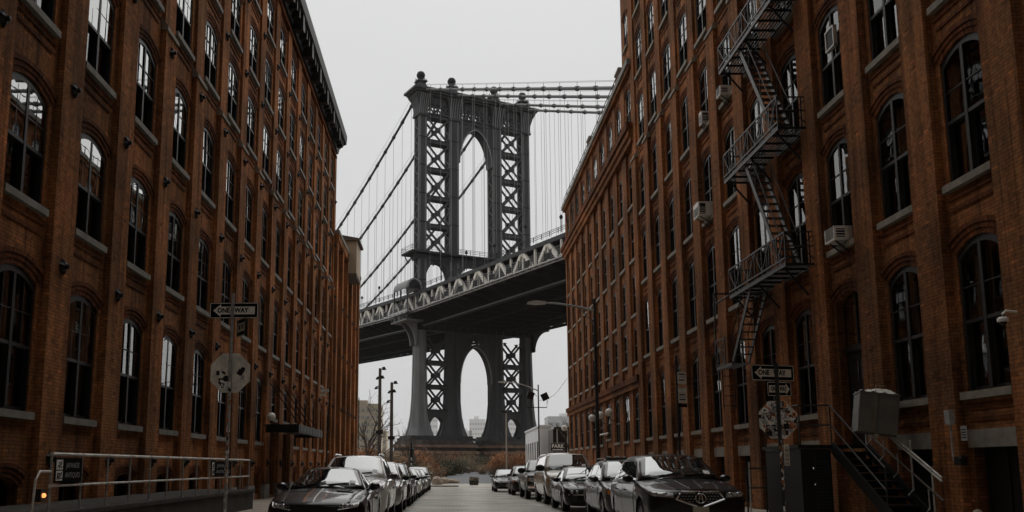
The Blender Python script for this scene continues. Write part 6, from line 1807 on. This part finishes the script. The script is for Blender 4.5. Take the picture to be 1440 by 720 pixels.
# planter block in the crossing, boulders, low slab
pl = thing('planter', 'small dark planter box standing alone in the crossing', 'planter', (2.35, 85.0, gz(85)))
m = MB(); m.prism([(-.38, 0), (.38, 0), (.44, .42), (-.44, .42)], 'y', -.4, .4, M['concrete_dark']); m.build('box', pl)
rr = random.Random(5); m = MB()
for i in range(160):
    p = Vector((rr.uniform(-.42, .42), rr.uniform(-.38, .38), .42 + rr.uniform(0, .28))); a = Vector((rr.uniform(-1, 1), rr.uniform(-1, 1), rr.uniform(-.3, 1))).normalized() * .09; b = a.orthogonal().normalized() * .04
    m.quad(p - b, p + b, p + a + b, p + a - b, M['leaf_tan'] if i % 3 else M['leaf_green'])
m.build('foliage', pl)
def boulder(label, x, y, s, seed):
    rr = random.Random(seed); bm = bmesh.new(); bmesh.ops.create_icosphere(bm, subdivisions=2, radius=1)
    for v in bm.verts:
        v.co = v.co * (1 + rr.uniform(-.14, .14)); v.co.x *= s[0]; v.co.y *= s[1]; v.co.z *= s[2]
    me = bpy.data.meshes.new('boulder'); bm.to_mesh(me); bm.free(); me.materials.append(M['boulder'])
    o = link('boulder', me); o.location = (x, y, gz(y) + s[2] * .55); tag(o, label, 'boulder', 'boulders at the crossing edge')
boulder('square pale boulder left of the path', -1.0, 86.5, (.55, .5, .5), 1)
boulder('flat pale boulder at the left path edge', .4, 92.5, (.75, .6, .28), 2)
boulder('heaped pale boulder behind the square one', -.3, 90.5, (.45, .5, .4), 3)
boulder('low grey boulder right of the path', 5.3, 97, (.7, .5, .35), 4)
m = MB(); m.box(-1.9, .9, 79.0, 79.5, gz(79), gz(79) + .10, M['iron']); tag(m.build('steel_plate'), 'black steel plate lying across the left end of the crossing', 'plate')

# vegetation
def bush_mesh(seed, r, h, leafm, n_tw, n_lf):
    rr = random.Random(seed); tw = MB(); lf = MB()
    for i in range(n_tw):
        a = rr.uniform(0, 2 * math.pi); e = rr.uniform(.1, 1.0); L = rr.uniform(.6, 1.05)
        p0 = Vector((rr.uniform(-.3, .3) * r, rr.uniform(-.3, .3) * r, 0)); d = Vector((math.cos(a) * e * r, math.sin(a) * e * r, h * L * (1.1 - .45 * e)))
        mid = p0 + d * .5 + Vector((rr.uniform(-.1, .1) * r, rr.uniform(-.1, .1) * r, .08 * h)); end = p0 + d
        tw.tube([p0, mid, end], .022, M['twig'], 3, r2=.006, cap=False)
        for k in range(3):
            s0 = p0.lerp(end, rr.uniform(.4, .9)); tw.tube([s0, s0 + Vector((rr.uniform(-.3, .3) * r, rr.uniform(-.3, .3) * r, rr.uniform(.05, .3) * h))], .010, M['twig'], 3, r2=.004, cap=False)
        for k in range(n_lf):
            p = p0.lerp(end, rr.uniform(.3, 1.05)) + Vector((rr.gauss(0, .12) * r, rr.gauss(0, .12) * r, rr.gauss(0, .08) * h))
            a = Vector((rr.uniform(-1, 1), rr.uniform(-1, 1), rr.uniform(-1, 1))).normalized(); b = a.orthogonal().normalized(); s_ = rr.uniform(.035, .085)
            lf.quad(p - b * s_ * .5, p + a * s_, p + b * s_ * .5, p - a * s_, M[leafm])
    return tw.mesh('stems', recalc=False), lf.mesh('foliage', recalc=False)
BUSH = {}
for nm, lm, s_ in (('rust', 'leaf_rust', 3), ('rust2', 'leaf_rust', 4), ('tan', 'leaf_tan', 5), ('green', 'leaf_green', 6)):
    BUSH[nm] = bush_mesh(s_, 1.2, 1.6, lm, 60, 34)
LAB = dict(rust='rust brown leafy shrub in the beds before the bridge pier', rust2='rust brown leafy shrub in the beds before the bridge pier', tan='dry tan shrub in the beds before the bridge pier', green='dull green shrub in the beds before the bridge pier')
rr = random.Random(12)
def bush(kind, x, y, sx, sz):
    t = thing('shrub', LAB[kind], 'shrub', (x, y, gz(y) - .05), rr.uniform(0, 6.28), kind.rstrip('2') + ' shrubs in the planting beds')
    t.scale = (sx, sx, sz); link('stems', BUSH[kind][0], t); link('foliage', BUSH[kind][1], t)
for x, y, k, sx, sz in [(6.4, 118, 'rust', 1.5, 1.5), (8.4, 122, 'rust2', 1.6, 1.6), (10.2, 119, 'rust', 1.4, 1.5), (12, 124, 'rust2', 1.6, 1.7), (7.4, 132, 'rust', 1.8, 1.7), (10.6, 134, 'rust2', 1.8, 1.8), (13.5, 133, 'rust', 1.8, 1.6),
                        (15, 128, 'rust2', 1.6, 1.7), (6.0, 105, 'green', 1.2, 1.0), (6.9, 108, 'tan', 1.2, 1.2), (5.6, 100, 'green', .9, 1.0), (8.6, 112, 'rust', 1.2, 1.2), (4.7, 128, 'tan', 1.1, .9), (9.0, 148, 'tan', 1.6, 1.6),
                        (-2.2, 96, 'tan', 1.2, 1.2), (-3.6, 98, 'green', 1.3, 1.3), (-5.2, 97, 'rust', 1.3, 1.4), (-1.6, 102, 'rust2', 1.2, 1.2), (-6.6, 100, 'green', 1.5, 1.6), (-4.2, 105, 'rust', 1.6, 1.6), (-2.2, 110, 'tan', 1.5, 1.3),
                        (-.6, 116, 'green', 1.4, 1.2), (.2, 122, 'green', 1.5, 1.4), (1.4, 130, 'green', 1.5, 1.5), (2.6, 138, 'tan', 1.5, 1.5), (4.0, 146, 'green', 1.7, 1.5), (-8.4, 103, 'rust2', 1.6, 1.9), (-6.2, 110, 'tan', 1.7, 2.0), (-9.5, 112, 'rust', 1.8, 2.2),
                        (-3.6, 120, 'rust2', 1.8, 1.8), (-7.8, 122, 'tan', 2.0, 2.2), (-1.0, 132, 'tan', 1.8, 1.7), (.6, 145, 'rust', 1.8, 1.6), (6.6, 158, 'green', 1.8, 1.6), (-10.5, 124, 'rust2', 2.0, 2.4), (-12, 116, 'tan', 2.0, 2.4),
                        (12.5, 146, 'rust', 2.0, 1.8), (16.5, 142, 'rust2', 2.0, 1.8), (-4.5, 140, 'rust', 2.0, 2.0), (3.4, 160, 'tan', 2.0, 1.8), (9.6, 165, 'rust', 2.2, 1.8), (13.2, 168, 'tan', 2.2, 1.8)]:
    bush(k, x, y, sx, sz)
def bare_tree(label, x, y, h, seed, spread=.55, mt='bark'):
    rr = random.Random(seed); h *= 1.35
    t = thing('bare_tree', label, 'tree', (x, y, gz(y) - .1), 0, 'leafless trees by the river')
    tr = MB(); cr = MB()
    def grow(p, d, L, r, lev):
        mid = p + d * L * .5 + Vector((rr.uniform(-1, 1), rr.uniform(-1, 1), rr.uniform(-.3, .3))) * L * .06
        e = p + d * L
        (tr if lev == 0 else cr).tube([p, mid, e], r, M[mt], 6 if lev < 2 else 3, r2=r * .62, cap=False)
        if lev >= 4: return
        for k in range(rr.choice((2, 3, 3)) + (1 if lev == 0 else 0)):
            nd = (d + Vector((rr.gauss(0, spread), rr.gauss(0, spread), rr.gauss(.12, .25)))).normalized()
            q_ = p.lerp(e, rr.uniform(.55, 1.0))
            grow(q_, nd, L * rr.uniform(.55, .8), r * .55, lev + 1)
    grow(Vector((0, 0, 0)), Vector((rr.uniform(-.06, .06), 0, 1)).normalized(), h * .36, h * .018, 0)
    tr.build('trunk', t); cr.build('crown', t)
bare_tree('leafless tree close to the left masts', -8.6, 100, 7.0, 21)
bare_tree('tall leafless tree behind the left masts', -10.2, 118, 9.5, 22)
bare_tree('leafless tree between the masts and the left tower leg', -4.4, 112, 5.2, 23)
bare_tree('small leafless tree nearest the left brick corner', -7.9, 93, 5.2, 24)
bare_tree('spreading leafless tree before the left masonry pier', -5.5, 130, 6.5, 25)
bare_tree('dark leafless tree beside the right brick corner', 11.1, 86, 6.2, 26, .7)
bare_tree('dark leafless tree in front of the glass pavilion', 12.9, 88.6, 5.6, 27, .7)
et = thing('evergreen_tree', 'small dense dark evergreen left of the tower leg', 'tree', (-3.9, 101, gz(101) - .1))
rr = random.Random(31); lf = MB()
for i in range(1500):
    z = rr.uniform(.3, 3.6); r = (1.25 * (1 - z / 3.9)) * math.sqrt(rr.random()) * rr.uniform(.7, 1.15); a = rr.uniform(0, 6.28); p = Vector((r * math.cos(a), r * math.sin(a), z)); d = Vector((rr.uniform(-1, 1), rr.uniform(-1, 1), rr.uniform(-.6, .6))).normalized(); b = d.orthogonal().normalized(); s_ = rr.uniform(.07, .15)
    lf.quad(p - b * s_ * .4, p + d * s_, p + b * s_ * .4, p - d * s_, M['leaf_green'])
lf.build('crown', et, recalc=False); m = MB(); m.tube([(0, 0, 0), (0, 0, 3.0)], .09, M['bark'], 6, r2=.03); m.build('trunk', et)
pr_ = thing('path_railing', 'pale wooden handrail sloping down beside the path', 'railing', (2.2, 133, gz(133)))
m = MB(); m.bar((-2.3, 0, 1.75), (.9, 0, .75), .12, .14, M['steel_white']); m.build('rail', pr_)
for x, z in ((-2.2, 1.7), (-.7, 1.25), (.8, .8)):
    m = MB(); m.bar((x, 0, -.1), (x, 0, z), .1, .1, M['twig']); m.build('post', pr_)

# distant buildings
def block(label, x, y, w, h, d, mt, nx, nz, group=None, base=0.0):
    t = thing('tower_block', label, 'building', (x, y, base), 0, group)
    m = MB(); m.box(-w / 2, w / 2, 0, d, -5, h, mt); m.box(-w * .2, w * .1, d * .2, d * .6, h, h * 1.06, mt); m.build('wall', t)
    m = MB()
    for i in range(nx):
        for j in range(nz):
            x0 = -w / 2 + w * (i + .22) / nx; z0 = h * (j + .3) / (nz + .5)
            m.quad((x0, -.15, z0), (x0 + w * .56 / nx, -.15, z0), (x0 + w * .56 / nx, -.15, z0 + h * .42 / nz), (x0, -.15, z0 + h * .42 / nz), M['far_win'])
    m.build('window_grid', t)
block('tan tower block with a banner beyond the left brick corner', -27.5, 300, 11, 21.5, 14, M['far_tan'], 7, 9)
block('lower tan block right of the bannered one', -25.0, 330, 6.5, 14, 12, M['far_tan'], 4, 6)
block('white apartment block above the right pavilion', 42, 320, 15, 18.5, 12, M['white_wall'], 7, 6)
D = 3600; k = D / 1300
for x, y0, w, l in ((608, 575, 15, 'far pale tower block seen through the left cross braces'), (655, 606, 16, 'far pale tower block left in the tower arch'), (671, 590, 22, 'far pale tower block in the middle of the tower arch'), (640, 612, 14, 'far pale tower block lowest behind the arch'), (720, 590, 15, 'far pale tower block seen through the right cross braces'), (690, 604, 16, 'far pale tower block at the right edge of the arch')):
    block(l, (x - 630) * k, D, w * k, (656 - y0) * k, 40, M['far_pale'], 6, 9, 'pale tower blocks across the river')
bn = thing('banner', 'tall two-tone vertical banner on a pole beyond the left corner', 'banner', (-25.9, 260, 0))
m = MB(); m.box(-.8, .75, -.05, .05, 12.0, 19.8, M['banner_tan']); m.build('upper_cloth', bn)
m = MB(); m.box(-.8, .75, -.055, .055, 9.0, 11.98, M['banner']); m.build('lower_cloth', bn)
m = MB()
for i in range(6): m.box(-.25, .25, -.075, -.06, 9.5 + i * .4, 9.72 + i * .4, M['st_white'])
m.build('print', bn)
m = MB(); m.tube([(.9, 0, -1), (.9, 0, 20.5)], .12, M['iron'], 8); m.build('pole', bn)

# people
def person(label, x, y, h, coat, seed, faceaway=False):
    t = thing('person', label, 'person', (x, y, gz(y)), R(180) if faceaway else 0)
    k = h / 1.75
    J = [((0, 0, .95), .15), ((0, 0, 1.12), .14), ((0, -.01, 1.30), .17), ((0, 0, 1.44), .12), ((0, 0, 1.52), .055), ((0, -.02, 1.62), .09), ((0, -.01, 1.70), .075),
         ((.09, 0, .88), .095), ((.10, -.03, .50), .065), ((.10, .03, .10), .045), ((.10, -.12, .04), .04),
         ((-.09, 0, .88), .095), ((-.10, .02, .50), .065), ((-.10, .08, .10), .045), ((-.10, -.07, .04), .04),
         ((.19, 0, 1.40), .065), ((.25, .02, 1.14), .05), ((.23, -.10, .92), .04), ((.22, -.15, .84), .03),
         ((-.19, 0, 1.40), .065), ((-.25, .02, 1.14), .05), ((-.23, -.10, .92), .04), ((-.22, -.15, .84), .03)]
    E = [(0, 1), (1, 2), (2, 3), (3, 4), (4, 5), (5, 6), (0, 7), (7, 8), (8, 9), (9, 10), (0, 11), (11, 12), (12, 13), (13, 14), (3, 15), (15, 16), (16, 17), (17, 18), (3, 19), (19, 20), (20, 21), (21, 22)]
    me = bpy.data.meshes.new('body'); me.from_pydata([tuple(c * k for c in p) for p, r in J], E, [])
    def sk(o):
        md = o.modifiers.new('k', 'SKIN'); md.use_smooth_shade = True
        L_ = o.data.skin_vertices[0].data
        for i, (p, r) in enumerate(J): L_[i].radius = (r * k, r * k * (.75 if i < 4 else 1))
        L_[0].use_root = True
        s2 = o.modifiers.new('s', 'SUBSURF'); s2.levels = 2; s2.render_levels = 2
    ob = bpy.data.objects.new('tmp', me); COL.objects.link(ob)
    if not me.skin_vertices:
        bpy.context.view_layer.objects.active = ob; ob.modifiers.new('k0', 'SKIN')
        if not me.skin_vertices: 
            with bpy.context.temp_override(object=ob, active_object=ob): bpy.ops.mesh.customdata_skin_add()
        ob.modifiers.clear()
    bpy.data.objects.remove(ob)
    out = eval_mesh(me, [sk])
    out.materials.clear(); out.materials.append(M[coat]); out.materials.append(M['skin'])
    for p in out.polygons:
        if p.center.z > 1.53 * k and p.center.y < .02 * k or (p.center.z < .87 * k and abs(p.center.x) > .19 * k and p.center.z > .75 * k): p.material_index = 1
        p.use_smooth = True
    b = link('body', out, t)
    m = MB(); m.ball((0, .015 * k, 1.665 * k), .098 * k, M['coat_black'], 12, 1.05); m.build('hair', b, smooth=60)
    m = MB(); m.lathe([(.19 * k, .62 * k), (.185 * k, .9 * k), (.17 * k, 1.1 * k), (.185 * k, 1.3 * k), (.15 * k, 1.43 * k), (.07 * k, 1.5 * k)], M[coat], 14); m.build('coat', b, smooth=60)
    return t
person('person in a long black coat standing behind the white sports utility', -8.0, 95.5, 1.78, 'coat_black', 1)
person('person in grey clothes at the left brick corner', -8.7, 93.5, 1.62, 'coat_grey', 2, True)

# ------------------------------------------------------------------ air, light, camera
hz = MB(); hz.box(-900, 900, -119, 3720, -8, 112, M['earth'])
hm = bpy.data.materials.new('air_haze'); hm.use_nodes = True; nt = hm.node_tree
for n_ in list(nt.nodes): nt.nodes.remove(n_)
out = node(nt, 'ShaderNodeOutputMaterial'); pv = node(nt, 'ShaderNodeVolumePrincipled')
pv.inputs['Color'].default_value = (.95, .96, .97, 1); pv.inputs['Density'].default_value = HAZE; pv.inputs['Anisotropy'].default_value = 0.0
nt.links.new(pv.outputs[0], out.inputs['Volume'])
if HAZE > 0:
    hz.mats = [hm]; o = hz.build('haze'); o['kind'] = 'stuff'

w = bpy.data.worlds.new('World'); SC.world = w; w.use_nodes = True; nt = w.node_tree
bg = nt.nodes['Background']
sky = node(nt, 'ShaderNodeTexSky', sky_type='NISHITA'); sky.sun_disc = False
SE, SR = R(55), R(4)
sky.sun_elevation = SE; sky.sun_rotation = SR; sky.dust_density = 6; sky.air_density = 1.5
hs = node(nt, 'ShaderNodeHueSaturation'); hs.inputs['Saturation'].default_value = .05
nt.links.new(sky.outputs[0], hs.inputs['Color'])
mx = node(nt, 'ShaderNodeMix', data_type='RGBA'); mx.inputs['Factor'].default_value = .88
nt.links.new(hs.outputs[0], mx.inputs[6]); mx.inputs[7].default_value = (SKYV * .995, SKYV, SKYV * 1.0, 1)
tc = node(nt, 'ShaderNodeTexCoord'); cn = node(nt, 'ShaderNodeTexNoise'); cn.inputs['Scale'].default_value = 2.2; cn.inputs['Detail'].default_value = 5
nt.links.new(tc.outputs['Generated'], cn.inputs['Vector'])
cr_ = node(nt, 'ShaderNodeMapRange'); cr_.inputs['From Min'].default_value = .3; cr_.inputs['From Max'].default_value = .7; cr_.inputs['To Min'].default_value = .955; cr_.inputs['To Max'].default_value = 1.035
nt.links.new(cn.outputs['Fac'], cr_.inputs['Value'])
cs = node(nt, 'ShaderNodeVectorMath', operation='SCALE'); nt.links.new(mx.outputs[2], cs.inputs[0]); nt.links.new(cr_.outputs[0], cs.inputs['Scale'])
nt.links.new(cs.outputs[0], bg.inputs['Color']); bg.inputs['Strength'].default_value = .1
sd = bpy.data.lights.new('sun', 'SUN'); sd.energy = SUNE; sd.angle = R(110); sd.color = (1.0, .97, .93)
so = link('sun', sd)
dirv = Vector((math.sin(SR) * math.cos(SE), math.cos(SR) * math.cos(SE), math.sin(SE)))
so.rotation_euler = (-dirv).to_track_quat('-Z', 'Y').to_euler(); so.location = (0, -10, 60)

cam = bpy.data.cameras.new('camera'); co = link('camera', cam); SC.camera = co
F_, PIT = 1300.0, R(9.0)
cam.sensor_width = 36; cam.lens = F_ / 1440 * 36
cam.shift_x = (720 - 630) / 1440
cy = 656 - F_ * math.tan(PIT)
cam.shift_y = (cy - 360) / 1440
cam.clip_end = 9000; cam.clip_start = .1
co.location = (0, 0, 1.4); co.rotation_euler = (R(90) + PIT, 0, 0)
SC.view_settings.view_transform = 'Standard'; SC.view_settings.look = 'None'; SC.view_settings.exposure = EXPO; SC.view_settings.gamma = 1
SC.cycles.max_bounces = 6; SC.cycles.diffuse_bounces = 2; SC.cycles.glossy_bounces = 3; SC.cycles.transparent_max_bounces = 8; SC.cycles.volume_bounces = 1
SC.cycles.use_denoising = True; SC.cycles.volume_step_rate = 1.0
